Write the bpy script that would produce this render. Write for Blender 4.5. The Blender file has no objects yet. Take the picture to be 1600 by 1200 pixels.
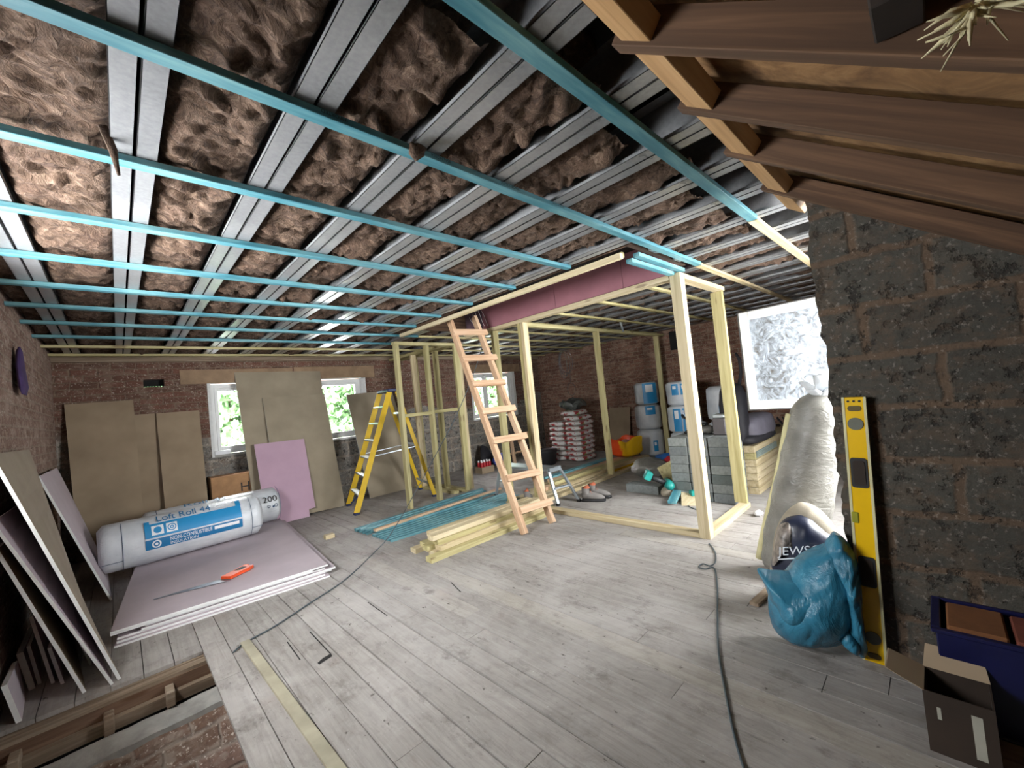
import bpy, bmesh, math, random
from mathutils import Vector, Matrix, Euler, noise
random.seed(7)
S = bpy.context.scene
COL = S.collection
PI = math.pi
# ------------------------------------------------------------------ camera
F_PX, YAW, PITCH, ROLL, EYE = 638.98, 0.770809, 0.034753, -0.101405, 1.35
_fw = Vector((math.sin(YAW)*math.cos(PITCH), math.cos(YAW)*math.cos(PITCH), math.sin(PITCH)))
_rt = Vector((math.cos(YAW), -math.sin(YAW), 0)); _up = _rt.cross(_fw)
RT = _rt*math.cos(ROLL) + _up*math.sin(ROLL)
UP = -_rt*math.sin(ROLL) + _up*math.cos(ROLL)
cam = bpy.data.cameras.new('camera'); cam.sensor_width = 36; cam.lens = F_PX/1600*36
cam.clip_start = 0.02; cam.clip_end = 200
camo = bpy.data.objects.new('camera', cam); COL.objects.link(camo)
camo.matrix_world = Matrix(((RT.x, UP.x, -_fw.x, 0), (RT.y, UP.y, -_fw.y, 0), (RT.z, UP.z, -_fw.z, EYE), (0, 0, 0, 1)))
S.camera = camo
# ------------------------------------------------------------------ sky, exposure, daylight through the openings
w = bpy.data.worlds.new('overcast_sky'); S.world = w; w.use_nodes = True
bg = w.node_tree.nodes['Background']
bg.inputs[0].default_value = (0.97, 0.985, 1.0, 1); bg.inputs[1].default_value = 9.0
S.view_settings.view_transform = 'Standard'; S.view_settings.look = 'None'
S.view_settings.gamma = 1; S.view_settings.exposure = 2.33; S.view_settings.use_curve_mapping = False
cy = S.cycles
cy.use_denoising = True; cy.max_bounces = 8; cy.diffuse_bounces = 6; cy.glossy_bounces = 3
cy.transmission_bounces = 4; cy.transparent_max_bounces = 6; cy.sample_clamp_indirect = 8; cy.caustics_reflective = False; cy.caustics_refractive = False
def portal(name, c, sx, sz, n):
    l = bpy.data.lights.new(name, 'AREA'); l.shape = 'RECTANGLE'; l.size = sx; l.size_y = sz; l.cycles.is_portal = True
    o = bpy.data.objects.new(name, l); COL.objects.link(o); o.location = c
    o.rotation_euler = Vector(n).to_track_quat('-Z', 'Y').to_euler()
YB, XL, XR = 6.86, -0.5, 7.62
ZC = 2.31                      # underside of the ceiling battens
WINS = [(0.93, 1.75), (2.25, 3.07), (5.46, 6.70)]
FW = (2.9, 4.68, 0.6, 2.2)  # opening in the front wall behind the pier
BW = (1.7, 3.2, 1.25, 2.15)    # unseen opening added in the left wall to bring in fill light
for a, b in WINS: portal('daylight_portal', ((a+b)/2, YB+0.2, 1.47), b-a, 1.0, (0, -1, 0))
portal('daylight_portal', ((FW[0]+FW[1])/2, -0.2, (FW[2]+FW[3])/2), FW[1]-FW[0], FW[3]-FW[2], (0, 1, 0))
portal('daylight_portal', (XL-0.26, (BW[0]+BW[1])/2, (BW[2]+BW[3])/2), BW[1]-BW[0], BW[3]-BW[2], (1, 0, 0))  # portal of the added fill opening in the left wall
# ------------------------------------------------------------------ placing: a pixel of the photograph on a known plane of the room
def ray(x, y): return RT*((x-800)/F_PX) + UP*((600-y)/F_PX) + _fw
def P(x, y, z=None, X=None, Y=None, d=None):
    r = ray(x, y)
    if z is not None: t = (z-EYE)/r.z
    elif X is not None: t = X/r.x
    elif Y is not None: t = Y/r.y
    else: t = d
    return Vector((0, 0, EYE)) + r*t
def PP(x, y, pt, n):
    r = ray(x, y); o = Vector((0, 0, EYE)); n = Vector(n)
    return o + r*((Vector(pt)-o).dot(n)/r.dot(n))
# ------------------------------------------------------------------ mesh builder
class MB:
    def __init__(s): s.v = []; s.f = []; s.m = []; s.t = []; s.tint = 0.5
    def add(s, vs, fs, mi=0):
        b = len(s.v); s.v += [tuple(v) for v in vs]; s.t += [s.tint]*len(vs)
        for f in fs: s.f.append([b+i for i in f]); s.m.append(mi if not isinstance(mi, list) else 0)
        return s
    def hexa(s, p, mi=0, mis=None):   # p: 4 bottom + 4 top points
        fs = [(0, 3, 2, 1), (4, 5, 6, 7), (0, 1, 5, 4), (1, 2, 6, 5), (2, 3, 7, 6), (3, 0, 4, 7)]
        b = len(s.v); s.v += [tuple(v) for v in p]; s.t += [s.tint]*8
        for k, f in enumerate(fs): s.f.append([b+i for i in f]); s.m.append(mis[k] if mis else mi)
        return s
    def box(s, a, b, mi=0, mis=None):
        x0, y0, z0 = (min(a[i], b[i]) for i in range(3)); x1, y1, z1 = (max(a[i], b[i]) for i in range(3))
        return s.hexa([(x0, y0, z0), (x1, y0, z0), (x1, y1, z0), (x0, y1, z0), (x0, y0, z1), (x1, y0, z1), (x1, y1, z1), (x0, y1, z1)], mi, mis)
    def bar(s, a, b, w, h, up=(0, 0, 1), mi=0):
        a = Vector(a); b = Vector(b); d = (b-a).normalized(); u = Vector(up)
        if abs(d.dot(u)) > 0.95: u = Vector((0, 1, 0))
        r = d.cross(u).normalized(); u = r.cross(d).normalized()
        r *= w/2; u *= h/2
        return s.hexa([a-r-u, b-r-u, b+r-u, a+r-u, a-r+u, b-r+u, b+r+u, a+r+u], mi)
    def prism(s, pts, off, mi=0, medge=None):   # polygon pushed along off
        n = len(pts); off = Vector(off); A = [Vector(p) for p in pts]; B = [p+off for p in A]
        b = len(s.v); s.v += [tuple(p) for p in A+B]; s.t += [s.tint]*(2*n)
        s.f.append([b+i for i in range(n)][::-1]); s.m.append(mi)
        s.f.append([b+n+i for i in range(n)]); s.m.append(mi)
        for i in range(n):
            j = (i+1) % n; s.f.append([b+i, b+j, b+n+j, b+n+i]); s.m.append(mi if medge is None else medge)
        return s
    def loft(s, pts, rad, seg=12, mi=0, cap=True, fn=None, up=(0, 0, 1)):
        pts = [Vector(p) for p in pts]; n = len(pts)
        rad = [r if isinstance(r, tuple) else (r, r) for r in (rad if isinstance(rad, list) else [rad]*n)]
        b = len(s.v); pr = None
        for i, p in enumerate(pts):
            d = (pts[min(i+1, n-1)]-pts[max(i-1, 0)]).normalized()
            if pr is None:
                u = Vector(up)
                if abs(d.dot(u)) > 0.95: u = Vector((0, 1, 0)) if abs(d.y) < 0.9 else Vector((1, 0, 0))
                r = d.cross(u).normalized()
            else: r = (pr - d*pr.dot(d)).normalized()
            pr = r; u = r.cross(d).normalized()
            for k in range(seg):
                a = 2*PI*k/seg; q = r*math.cos(a)*rad[i][0] + u*math.sin(a)*rad[i][1]
                v = p+q
                if fn: v = fn(v, q, i, k)
                s.v.append(tuple(v)); s.t.append(s.tint)
        for i in range(n-1):
            for k in range(seg):
                l = (k+1) % seg; s.f.append([b+i*seg+k, b+i*seg+l, b+(i+1)*seg+l, b+(i+1)*seg+k]); s.m.append(mi)
        if cap:
            s.f.append([b+k for k in range(seg)][::-1]); s.m.append(mi)
            s.f.append([b+(n-1)*seg+k for k in range(seg)]); s.m.append(mi)
        return s
    def cyl(s, a, b, r, seg=16, mi=0, r2=None): return s.loft([a, b], [r, r if r2 is None else r2], seg, mi)
    def grid(s, fn, nu, nv, mi=0):
        b = len(s.v)
        for i in range(nu+1):
            for j in range(nv+1): s.v.append(tuple(fn(i/nu, j/nv))); s.t.append(s.tint)
        for i in range(nu):
            for j in range(nv):
                a = b+i*(nv+1)+j; s.f.append([a, a+nv+1, a+nv+2, a+1]); s.m.append(mi)
        return s
    def ball(s, c, r, nu=24, nv=14, mi=0, fn=None):
        c = Vector(c); r = Vector(r if hasattr(r, '__len__') else (r, r, r)); b = len(s.v)
        for j in range(nv+1):
            ph = PI*j/nv
            for i in range(nu):
                th = 2*PI*i/nu; n = Vector((math.sin(ph)*math.cos(th), math.sin(ph)*math.sin(th), -math.cos(ph)))
                v = c + Vector((n.x*r.x, n.y*r.y, n.z*r.z))
                if fn: v = fn(v, n)
                s.v.append(tuple(v)); s.t.append(s.tint)
        for j in range(nv):
            for i in range(nu):
                k = (i+1) % nu; s.f.append([b+j*nu+i, b+j*nu+k, b+(j+1)*nu+k, b+(j+1)*nu+i]); s.m.append(mi)
        return s
def obj(name, mb, mats, parent=None, smooth=False, loc=None, bevel=0, solid=0, **pr):
    if not isinstance(mats, (list, tuple)): mats = [mats]
    loc = Vector(loc) if loc is not None else None
    if loc is None and mb.v and parent is None:
        n = len(mb.v); loc = Vector((sum(v[0] for v in mb.v)/n, sum(v[1] for v in mb.v)/n, min(v[2] for v in mb.v)))
        if pr.get('kind') == 'structure': loc = Vector((0, 0, 0))
    base = parent_loc(parent) if parent else Vector((0, 0, 0))
    off = loc if loc is not None else base
    me = bpy.data.meshes.new(name)
    me.from_pydata([tuple(Vector(v)-off) for v in mb.v], [], mb.f)
    for m in mats: me.materials.append(m)
    me.polygons.foreach_set('material_index', mb.m)
    if smooth: me.polygons.foreach_set('use_smooth', [True]*len(mb.f))
    at = me.attributes.new('tint', 'FLOAT', 'POINT'); at.data.foreach_set('value', mb.t)
    bm = bmesh.new(); bm.from_mesh(me)
    if smooth: bmesh.ops.remove_doubles(bm, verts=bm.verts, dist=1e-5)
    if not solid: bmesh.ops.recalc_face_normals(bm, faces=bm.faces)
    bm.to_mesh(me); bm.free(); me.update()
    o = bpy.data.objects.new(name, me); COL.objects.link(o)
    if parent is not None: o.parent = parent; o.location = off-base
    else: o.location = off
    if bevel:
        b = o.modifiers.new('bevel', 'BEVEL'); b.width = bevel; b.segments = 1; b.limit_method = 'ANGLE'
    if solid:
        b = o.modifiers.new('solid', 'SOLIDIFY'); b.thickness = solid
    for k, v in pr.items(): o[k] = v
    return o
def parent_loc(p):
    l = Vector((0, 0, 0))
    while p is not None: l += p.location; p = p.parent
    return l
def thing(name, loc, label, cat, group=None):
    o = bpy.data.objects.new(name, None); COL.objects.link(o); o.location = loc; o.empty_display_size = 0.1
    o['label'] = label; o['category'] = cat
    if group: o['group'] = group
    return o
def L(label, cat, group=None):
    d = dict(label=label, category=cat)
    if group: d['group'] = group
    return d
ORD = ['first', 'second', 'third', 'fourth', 'fifth', 'sixth', 'seventh', 'eighth', 'ninth', 'tenth', 'eleventh', 'twelfth', 'thirteenth', 'fourteenth', 'fifteenth', 'sixteenth', 'seventeenth', 'eighteenth', 'nineteenth', 'twentieth', 'twenty first', 'twenty second']
# ------------------------------------------------------------------ materials
def srgb(c):
    if isinstance(c, str): c = tuple(int(c[i:i+2], 16)/255 for i in (0, 2, 4))
    return tuple((x/12.92 if x <= 0.04045 else ((x+0.055)/1.055)**2.4) for x in c)+(1,)
class N:
    def __init__(s, name):
        s.m = bpy.data.materials.new(name); s.m.use_nodes = True; s.t = s.m.node_tree; s.b = s.t.nodes['Principled BSDF']
        s.tc = s.t.nodes.new('ShaderNodeTexCoord'); s.co = s.tc.outputs['Object']
    def n(s, typ, ins={}, **at):
        x = s.t.nodes.new('ShaderNode'+typ)
        for k, v in at.items(): setattr(x, k, v)
        for k, v in ins.items():
            if hasattr(v, 'is_linked') or isinstance(v, bpy.types.NodeSocket): s.t.links.new(v, x.inputs[k])
            else: x.inputs[k].default_value = v
        return x
    def map(s, scale=(1, 1, 1), rot=(0, 0, 0), loc=(0, 0, 0), co=None):
        return s.n('Mapping', {'Vector': co or s.co, 'Scale': scale, 'Rotation': rot, 'Location': loc}).outputs[0]
    def noise(s, scale=5, detail=4, rough=0.55, co=None, dist=0): return s.n('TexNoise', {'Vector': co or s.co, 'Scale': scale, 'Detail': detail, 'Roughness': rough, 'Distortion': dist}).outputs['Fac']
    def ramp(s, fac, stops):
        r = s.n('ValToRGB', {'Fac': fac}); e = r.color_ramp.elements
        e[0].position = stops[0][0]; e[0].color = srgb(stops[0][1]); e[1].position = stops[-1][0]; e[1].color = srgb(stops[-1][1])
        for p, c in stops[1:-1]:
            k = e.new(p); k.color = srgb(c)
        return r.outputs[0]
    def step(s, fac, a, b): return s.n('MapRange', {'Value': fac, 'From Min': a, 'From Max': b}).outputs[0]
    def math(s, op, a, b=0.0): return s.n('Math', {0: a, 1: b}, operation=op).outputs[0]
    def mix(s, fac, a, b, mode='MIX'):
        x = s.t.nodes.new('ShaderNodeMix'); x.data_type = 'RGBA'; x.blend_type = mode
        for k, v in ((0, fac), (6, a), (7, b)):
            if isinstance(v, bpy.types.NodeSocket): s.t.links.new(v, x.inputs[k])
            else: x.inputs[k].default_value = srgb(v) if isinstance(v, str) else v
        return x.outputs[2]
    def sep(s, co=None): return s.n('SeparateXYZ', {0: co or s.co}).outputs
    def comb(s, x, y, z=0.0): return s.n('CombineXYZ', {0: x, 1: y, 2: z}).outputs[0]
    def bump(s, h, st=0.3, d=0.01): s.t.links.new(s.n('Bump', {'Height': h, 'Strength': st, 'Distance': d}).outputs[0], s.b.inputs['Normal'])
    def out(s, col=None, rough=0.7, metal=0.0, **k):
        for key, v in (('Base Color', col), ('Roughness', rough), ('Metallic', metal)):
            if v is None: continue
            if isinstance(v, bpy.types.NodeSocket): s.t.links.new(v, s.b.inputs[key])
            else: s.b.inputs[key].default_value = srgb(v) if isinstance(v, str) else v
        for key, v in k.items(): s.b.inputs[key.replace('_', ' ')].default_value = v
        return s.m
def plain(name, c, rough=0.6, metal=0.0, var=0.12, scale=8, bump=0.15, **k):
    n = N(name); f = n.noise(scale, 4)
    dark = tuple(x*(1-var*2) for x in srgb(c)[:3])+(1,); lite = tuple(min(1, x*(1+var)) for x in srgb(c)[:3])+(1,)
    col = n.mix(n.step(f, 0.3, 0.7), dark, lite)
    if bump: n.bump(n.noise(scale*6, 3), bump, 0.003)
    return n.out(col, rough, metal, **k)
def wood(name, base, dark, lite, rough=0.7, knots=True, wet=0):
    n = N(name); rnd = n.n('ObjectInfo').outputs['Random']
    sh = n.n('VectorMath', {0: n.co, 1: n.comb(n.math('MULTIPLY', rnd, 37.0), n.math('MULTIPLY', rnd, 91.0), rnd)}, operation='ADD').outputs[0]
    g = n.noise(1, 5, 0.6, n.map((1.2, 26, 26), co=sh), 0.6)
    col = n.ramp(g, [(0.28, dark), (0.5, base), (0.72, lite)])
    big = n.noise(1.3, 3, 0.5, n.map((1, 6, 6), co=sh)); col = n.mix(n.math('MULTIPLY', n.step(big, 0.45, 0.75), 0.35), col, dark)
    if knots:
        v = n.n('TexVoronoi', {'Vector': n.map((2.2, 9, 9), co=sh), 'Scale': 1.0}).outputs['Distance']
        col = n.mix(n.math('MULTIPLY', n.step(v, 0.16, 0.09), 0.8), col, '5a3a1e')
    col = n.mix(0.25, col, n.mix(rnd, dark, lite))
    n.bump(g, 0.25, 0.002)
    return n.out(col, rough)
M_cls = wood('treated_pine', 'C6B692', 'A18E66', 'DCD0B2')
M_cls2 = wood('greenish_pine', 'B9AE7E', '8C824F', 'CDC497')
M_pink = wood('sawn_larch', 'C9A585', 'A17A58', 'DCC0A2')
M_old = wood('old_dark_rafter', '4A3424', '281A10', '755840', 0.85, knots=False)
M_old2 = wood('brown_rim_timber', '7A5F4C', '4F3929', '9A8069', 0.85)
M_nog = wood('new_spruce', 'B08A5C', '8E6A40', 'C4A076')
M_grey = wood('weathered_timber', '8E7C68', '64523F', 'B5A693', 0.85)
n = N('blue_stained_batten'); rnd = n.n('ObjectInfo').outputs['Random']
g = n.noise(1, 5, 0.65, n.map((1.5, 20, 20)), 0.4); b2 = n.noise(2.2, 3, 0.6, n.map((1, 5, 5)))
col = n.ramp(n.math('ADD', n.math('MULTIPLY', g, 0.5), n.math('MULTIPLY', b2, 0.5)), [(0.3, '2A5F6E'), (0.48, '437E8B'), (0.6, '6899A0'), (0.75, '93B5B2')])
n.bump(g, 0.3, 0.002); M_blue = n.out(col, 0.6)
# galvanised steel
n = N('galvanised_steel'); g = n.noise(60, 3); b2 = n.noise(2.5, 4)
col = n.ramp(n.math('ADD', n.math('MULTIPLY', g, 0.3), n.math('MULTIPLY', b2, 0.7)), [(0.3, '77797B'), (0.5, '929496'), (0.7, 'A8A9AA')])
n.bump(n.noise(140, 2), 0.04, 0.0005)
M_steel = n.out(col, n.ramp(b2, [(0.3, '8A8A8A'), (0.7, 'A8A8A8')]), 0.35)
# mineral wool
n = N('brown_mineral_wool'); d = n.noise(4, 3)
wv = n.n('VectorMath', {0: n.co, 1: n.n('VectorMath', {0: n.n('TexNoise', {'Vector': n.co, 'Scale': 7.0, 'Detail': 3.0}).outputs['Color'], 1: (0.22, 0.22, 0.22)}, operation='MULTIPLY').outputs[0]}, operation='ADD').outputs[0]
f1 = n.noise(15, 7, 0.68, wv, 1.4); f2 = n.noise(1, 6, 0.7, n.map((60, 22, 22), co=wv), 2.0)
h = n.math('ADD', n.math('MULTIPLY', f1, 0.65), n.math('MULTIPLY', f2, 0.35))
col = n.ramp(h, [(0.3, '1E150F'), (0.42, '453326'), (0.53, '675242'), (0.62, '897361'), (0.74, 'B9A692')])
col = n.mix(n.math('MULTIPLY', n.step(d, 0.45, 0.7), 0.3), col, '4A3026')
n.bump(h, 0.9, 0.03); M_wool = n.out(col, 0.95)
M_dark = plain('black_roof_felt', '1B1A19', 0.9)
def brickmat(name, axis, c1, c2, mortar, blocks=None, plaster='B9A493', pl=0.35, bl=(0.45, 0.55), bz=None, scale=1.0):
    n = N(name); x, y, z = n.sep()[:3]; u = y if axis == 'X' else x
    wob = n.n('VectorMath', {0: n.n('TexNoise', {'Vector': n.co, 'Scale': 9.0, 'Detail': 3.0}).outputs['Color'], 1: (0.05, 0.035, 0)}, operation='MULTIPLY').outputs[0]
    vec = n.n('VectorMath', {0: n.comb(u, z), 1: wob}, operation='ADD').outputs[0]
    br = n.n('TexBrick', {'Vector': vec, 'Color1': srgb(c1), 'Color2': srgb(c2), 'Mortar': srgb(mortar), 'Scale': 1.0, 'Mortar Size': 0.012, 'Mortar Smooth': 0.9, 'Bias': 0.0, 'Brick Width': 0.23*scale, 'Row Height': 0.076*scale})
    col = br.outputs['Color']; hb = br.outputs['Fac']; mk = None
    fn = n.noise(30, 6, 0.7)
    if blocks:
        bk = n.n('TexBrick', {'Vector': vec, 'Color1': srgb(blocks[0]), 'Color2': srgb(blocks[1]), 'Mortar': srgb(blocks[2]), 'Scale': 1.0, 'Mortar Size': 0.022, 'Mortar Smooth': 0.6, 'Bias': 0.0, 'Brick Width': 0.46, 'Row Height': 0.232})
        pit = n.noise(16, 5, 0.7); bc = n.mix(n.math('MULTIPLY', n.step(pit, 0.55, 0.63), 0.85), bk.outputs['Color'], '26231F')
        bc = n.mix(n.math('MULTIPLY', n.step(n.noise(11, 5, 0.7, n.map((1, 1, 1), loc=(3, 1, 7))), 0.52, 0.66), 0.55), bc, blocks[2])
        msk = n.noise(1.1, 2, 0.5, n.map((1, 1, 1.5), loc=(5, 2, 1)))
        if bz is not None:
            msk = n.math('ADD', msk, n.math('MULTIPLY', n.math('SUBTRACT', bz, z), 0.35))
        m = n.step(msk, bl[0], bl[0]+0.02)
        col = n.mix(m, col, bc); hb = n.math('ADD', n.math('MULTIPLY', hb, n.math('SUBTRACT', 1.0, m)), n.math('MULTIPLY', m, n.math('ADD', n.math('MULTIPLY', bk.outputs['Fac'], .6), n.math('MULTIPLY', n.step(pit, 0.55, 0.63), 1.0))))
    smear = n.noise(3.4, 7, 0.75, n.map((1, 1, 1.3), loc=(1, 9, 4)), 0.3)
    col = n.mix(n.math('MULTIPLY', n.step(smear, 0.5, 0.68), pl), col, plaster)
    col = n.mix(n.math('MULTIPLY', n.step(fn, 0.5, 0.75), 0.55), col, '2E221B')
    pal = n.noise(6.5, 3, 0.6, n.map((1, 1, 2.2), loc=(2, 3, 8))); col = n.mix(n.math('MULTIPLY', n.step(pal, 0.52, 0.6), pl*.8), col, plaster)
    spk = n.noise(55, 3, 0.7); col = n.mix(n.math('MULTIPLY', n.step(spk, 0.58, 0.68), pl), col, 'E0D5C8')
    hgt = n.math('ADD', n.math('MULTIPLY', hb, -0.8), n.math('MULTIPLY', fn, 1.2))
    n.bump(hgt, 0.7, 0.015)
    return n.out(col, 0.92)
M_bl = brickmat('old_brick_left', 'X', '94766A', '7A5D50', '9C8A7B', plaster='AF998A', pl=0.85)
M_bb = brickmat('old_brick_and_block_back', 'Y', '7A5446', '5E4236', '7C6858', blocks=('8A8781', '77756F', 'A59C90'), bz=1.6, bl=(0.60, 0.6), pl=0.5, plaster='8F7C6C')
M_br = brickmat('old_brick_right', 'X', '8A6250', '6E4C3E', '94806E', plaster='B79C88', pl=0.5)
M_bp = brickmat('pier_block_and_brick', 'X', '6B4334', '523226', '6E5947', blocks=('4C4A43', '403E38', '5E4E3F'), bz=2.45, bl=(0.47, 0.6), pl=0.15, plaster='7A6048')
M_void = brickmat('stairwell_brick', 'Y', '8E7468', '79604F', '9C8E82', plaster='A89A8C', pl=0.95)
M_board = plain('plywood_lintel', '9C8267', 0.8)
# floorboards
n = N('dusty_floorboards'); at = n.n('Attribute', attribute_name='tint').outputs['Fac']
off = n.comb(n.math('MULTIPLY', at, 31.0), n.math('MULTIPLY', at, 57.0), 0.0)
sh = n.n('VectorMath', {0: n.co, 1: off}, operation='ADD').outputs[0]
g = n.noise(1, 7, 0.7, n.map((30, 1.8, 10), co=sh), 1.2)
col = n.ramp(g, [(0.25, '6F6A65'), (0.42, '8F8A85'), (0.58, 'A09B96'), (0.8, 'B1ACA7')])
col = n.mix(0.3, col, n.ramp(at, [(0.0, '847F7A'), (0.5, '9C9792'), (0.93, 'A8A39D'), (1.0, 'B5AD9A')]))
mot = n.noise(9, 6, 0.75, n.map((1.3, 0.7, 1), co=sh), 0.6); col = n.mix(n.math('MULTIPLY', n.step(mot, 0.5, 0.66), 0.4), col, '6A645F')
dst = n.noise(1.1, 6, 0.7, dist=0.5); col = n.mix(n.math('MULTIPLY', n.step(dst, 0.44, 0.66), 0.45), col, 'C4C1BD')
stn = n.noise(4.5, 6, 0.75, n.map((1, 0.6, 1), loc=(4, 4, 0))); col = n.mix(n.math('MULTIPLY', n.step(stn, 0.56, 0.68), 0.6), col, '5A544F')
kn = n.noise(24, 3, 0.65, n.map((1, 0.5, 1))); col = n.mix(n.math('MULTIPLY', n.step(kn, 0.66, 0.72), 0.8), col, '3C352F')
wh = n.noise(40, 4, 0.7); col = n.mix(n.math('MULTIPLY', n.step(wh, 0.68, 0.74), 0.6), col, 'DAD8D4')
rd = n.noise(2.2, 3, 0.6, n.map((1, 1, 1), loc=(9, 2, 0))); col = n.mix(n.math('MULTIPLY', n.step(rd, 0.6, 0.75), 0.22), col, '9A8076')
n.bump(n.math('ADD', n.math('MULTIPLY', g, .6), n.math('MULTIPLY', mot, .4)), 0.3, 0.004); M_floor = n.out(col, 0.72)
M_pbf = plain('pink_plasterboard_face', 'C0B4BA', 0.8, var=0.05, scale=3, bump=0.05)
M_pbk = plain('pink_plasterboard_bright', 'C3A3B6', 0.8, var=0.04, scale=3, bump=0.05)
M_pbe = plain('white_gypsum_edge', 'E6E8E6', 0.85, var=0.04, scale=30, bump=0.3)
M_pbb = plain('kraft_board_back', '9C8F7E', 0.85, var=0.08, scale=3, bump=0.05)
M_pbd = plain('kraft_board_tan', 'A19580', 0.85, var=0.08, scale=3, bump=0.05)
M_lin = plain('pink_fireboard', 'A5707A', 0.8, var=0.07, scale=4, bump=0.05)
n = N('cardboard'); g = n.noise(2.5, 3)
col = n.ramp(g, [(0.3, '8E7C65'), (0.7, 'A6937A')]); n.bump(n.noise(1, 2, 0.5, n.map((2, 2, 160))), 0.15, 0.002); M_card = n.out(col, 0.85)
M_cardd = plain('dark_cardboard', '33271E', 0.85)
M_upvc = plain('white_upvc', 'F0F1EF', 0.35, var=0.02, bump=0)
M_fram = plain('grey_gasket', '6B6A6C', 0.5, bump=0)
n = N('window_glass'); M_glass = n.out((1, 1, 1, 1), 0.02, 0.0, Transmission_Weight=1.0, IOR=1.02)
n = N('patterned_pane_with_foil'); a = n.noise(7, 5, 0.6, n.map((1, 1, 1)), 3.0); b = n.noise(1.5, 2, 0.5)
col = n.ramp(n.math('ADD', n.math('MULTIPLY', a, 0.8), n.math('MULTIPLY', b, 0.2)), [(0.34, '6E6C68'), (0.45, '8C9299'), (0.54, 'A9B3BE'), (0.66, 'CBD3DB')])
n.bump(a, 0.45, 0.02); M_foil = n.out(col, 0.25, 0.35)
M_yel = plain('yellow_fibreglass', 'D9B31F', 0.45, var=0.06)
M_yel2 = plain('yellow_level_body', 'E0B400', 0.35, var=0.04, bump=0.03)
M_alu = plain('aluminium', 'B9C2C8', 0.35, 0.7, var=0.04)
M_blk = plain('black_rubber', '1C1C1E', 0.6, var=0.1)
M_blkc = plain('black_nylon', '232228', 0.7, var=0.15, bump=0.4)
M_gryc = plain('grey_nylon', '6B6873', 0.6, var=0.1, bump=0.3)
M_navy = plain('navy_plastic', '1E2A55', 0.5)
M_pole = N('blue_polythene'); n = M_pole; col = n.ramp(n.noise(7, 4), [(0.3, '256580'), (0.7, '3B86A3')]); n.bump(n.noise(1, 6, 0.7, n.map((6, 6, 4)), 1.6), 0.55, 0.03); M_poly = n.out(col, 0.24)
n = N('clear_plastic_wrap'); col = n.ramp(n.noise(6, 5), [(0.3, '6C6A64'), (0.7, '918F88')]); n.bump(n.noise(1, 5, 0.6, n.map((14, 14, 30)), 1.0), 0.5, 0.02); M_wrap = n.out(col, 0.32)
n = N('white_polythene_wrap'); col = n.ramp(n.noise(4, 4), [(0.3, 'C3C9CF'), (0.7, 'E3E7EA')]); n.bump(n.noise(1, 5, 0.65, n.map((8, 20, 20)), 1.0), 0.45, 0.015); M_wrapw = n.out(col, 0.3)
M_wrapg = plain('yellowed_wool_edge', 'D8D0A0', 0.9, bump=0.5)
M_lblue = plain('printed_blue', '2B8FC7', 0.4, var=0.03, bump=0)
M_lblue2 = plain('printed_teal', '1F74A8', 0.4, var=0.03, bump=0)
M_ink = plain('printed_ink', '2E4A66', 0.6, var=0.02, bump=0)
M_black = plain('printed_black', '17171A', 0.6, var=0.02, bump=0)
M_white = plain('printed_white', 'EEF0F2', 0.5, var=0.02, bump=0)
n = N('dense_concrete_block'); rnd = n.n('ObjectInfo').outputs['Random']; f = n.noise(22, 5, 0.7)
n.bump(f, 0.5, 0.01); M_conc = n.out(n.mix(n.math('MULTIPLY', n.step(f, 0.45, 0.7), .5), n.ramp(rnd, [(0.0, '5C6462'), (0.5, '74797A'), (1.0, '8A8F8B')]), '4A4E4C'), 0.9)
M_mort = plain('grey_mortar', 'A9A8A2', 0.95, var=0.15, scale=10, bump=0.8)
M_orange = plain('orange_handle', 'E8562A', 0.4, var=0.05)
M_saw = plain('saw_steel', '8B9099', 0.35, 0.6, var=0.05)
M_red = plain('red_print', 'C22B34', 0.5, var=0.1)
M_green = plain('green_print', '8CB545', 0.5, var=0.08)
n = N('printed_bag'); z = n.sep()[2]; a = n.noise(9, 3, 0.6, n.map((1, 1, 2.2))); col = n.mix(n.step(a, 0.55, 0.58), 'E4E2DF', 'B8484A'); b = n.noise(5, 2, 0.5, n.map((1, 1, 1), loc=(7, 3, 2))); col = n.mix(n.step(b, 0.56, 0.59), col, '9CC25A'); n.bump(n.noise(12, 3), 0.4, 0.01); M_sack = n.out(col, 0.45)
n = N('orange_yellow_carrier'); x, y, z = n.sep()[:3]; a = n.noise(6, 4); col = n.mix(n.step(n.math('ADD', n.math('MULTIPLY', y, 1.0), n.math('MULTIPLY', a, 0.25)), 0.10, 0.14), 'F4C21A', 'E8521E'); n.bump(n.noise(12, 4), 0.6, 0.02); M_carr = n.out(col, 0.35)
M_beige = plain('beige_sack', 'A09684', 0.8, bump=0.5)
M_dknavy = plain('dark_printed_sack', '23283C', 0.35, var=0.15, bump=0.3)
M_teal = plain('teal_tool_plastic', '1F8A82', 0.45)
M_boot = plain('grey_suede', '77736F', 0.85, bump=0.5)
M_rust = plain('rust_orange_lining', 'A5583A', 0.8)
M_brick = plain('loose_orange_brick', '7A4E2C', 0.9, bump=0.5)
M_tubb = plain('dark_blue_tub', '10133F', 0.4)
M_grn = plain('green_box_print', '2F6B3A', 0.6)
M_leaf = plain('leaf_green', '6E9462', 0.6, var=0.35, scale=2.5, bump=0)
M_bark = plain('bark', '5B4A38', 0.9)
M_purp = plain('purple_bristle', '4A3566', 0.8, var=0.2)
M_cable = plain('grey_flex', '4A555A', 0.55, var=0.05)
M_tan = N('stained_sarking'); n = M_tan; col = n.ramp(n.noise(5, 6, 0.7, None, 0.8), [(0.3, '5A4028'), (0.5, '84633F'), (0.7, 'A78358')]); n.bump(n.noise(8, 4), 0.4, 0.02); M_tan = n.out(col, 0.9)
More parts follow.
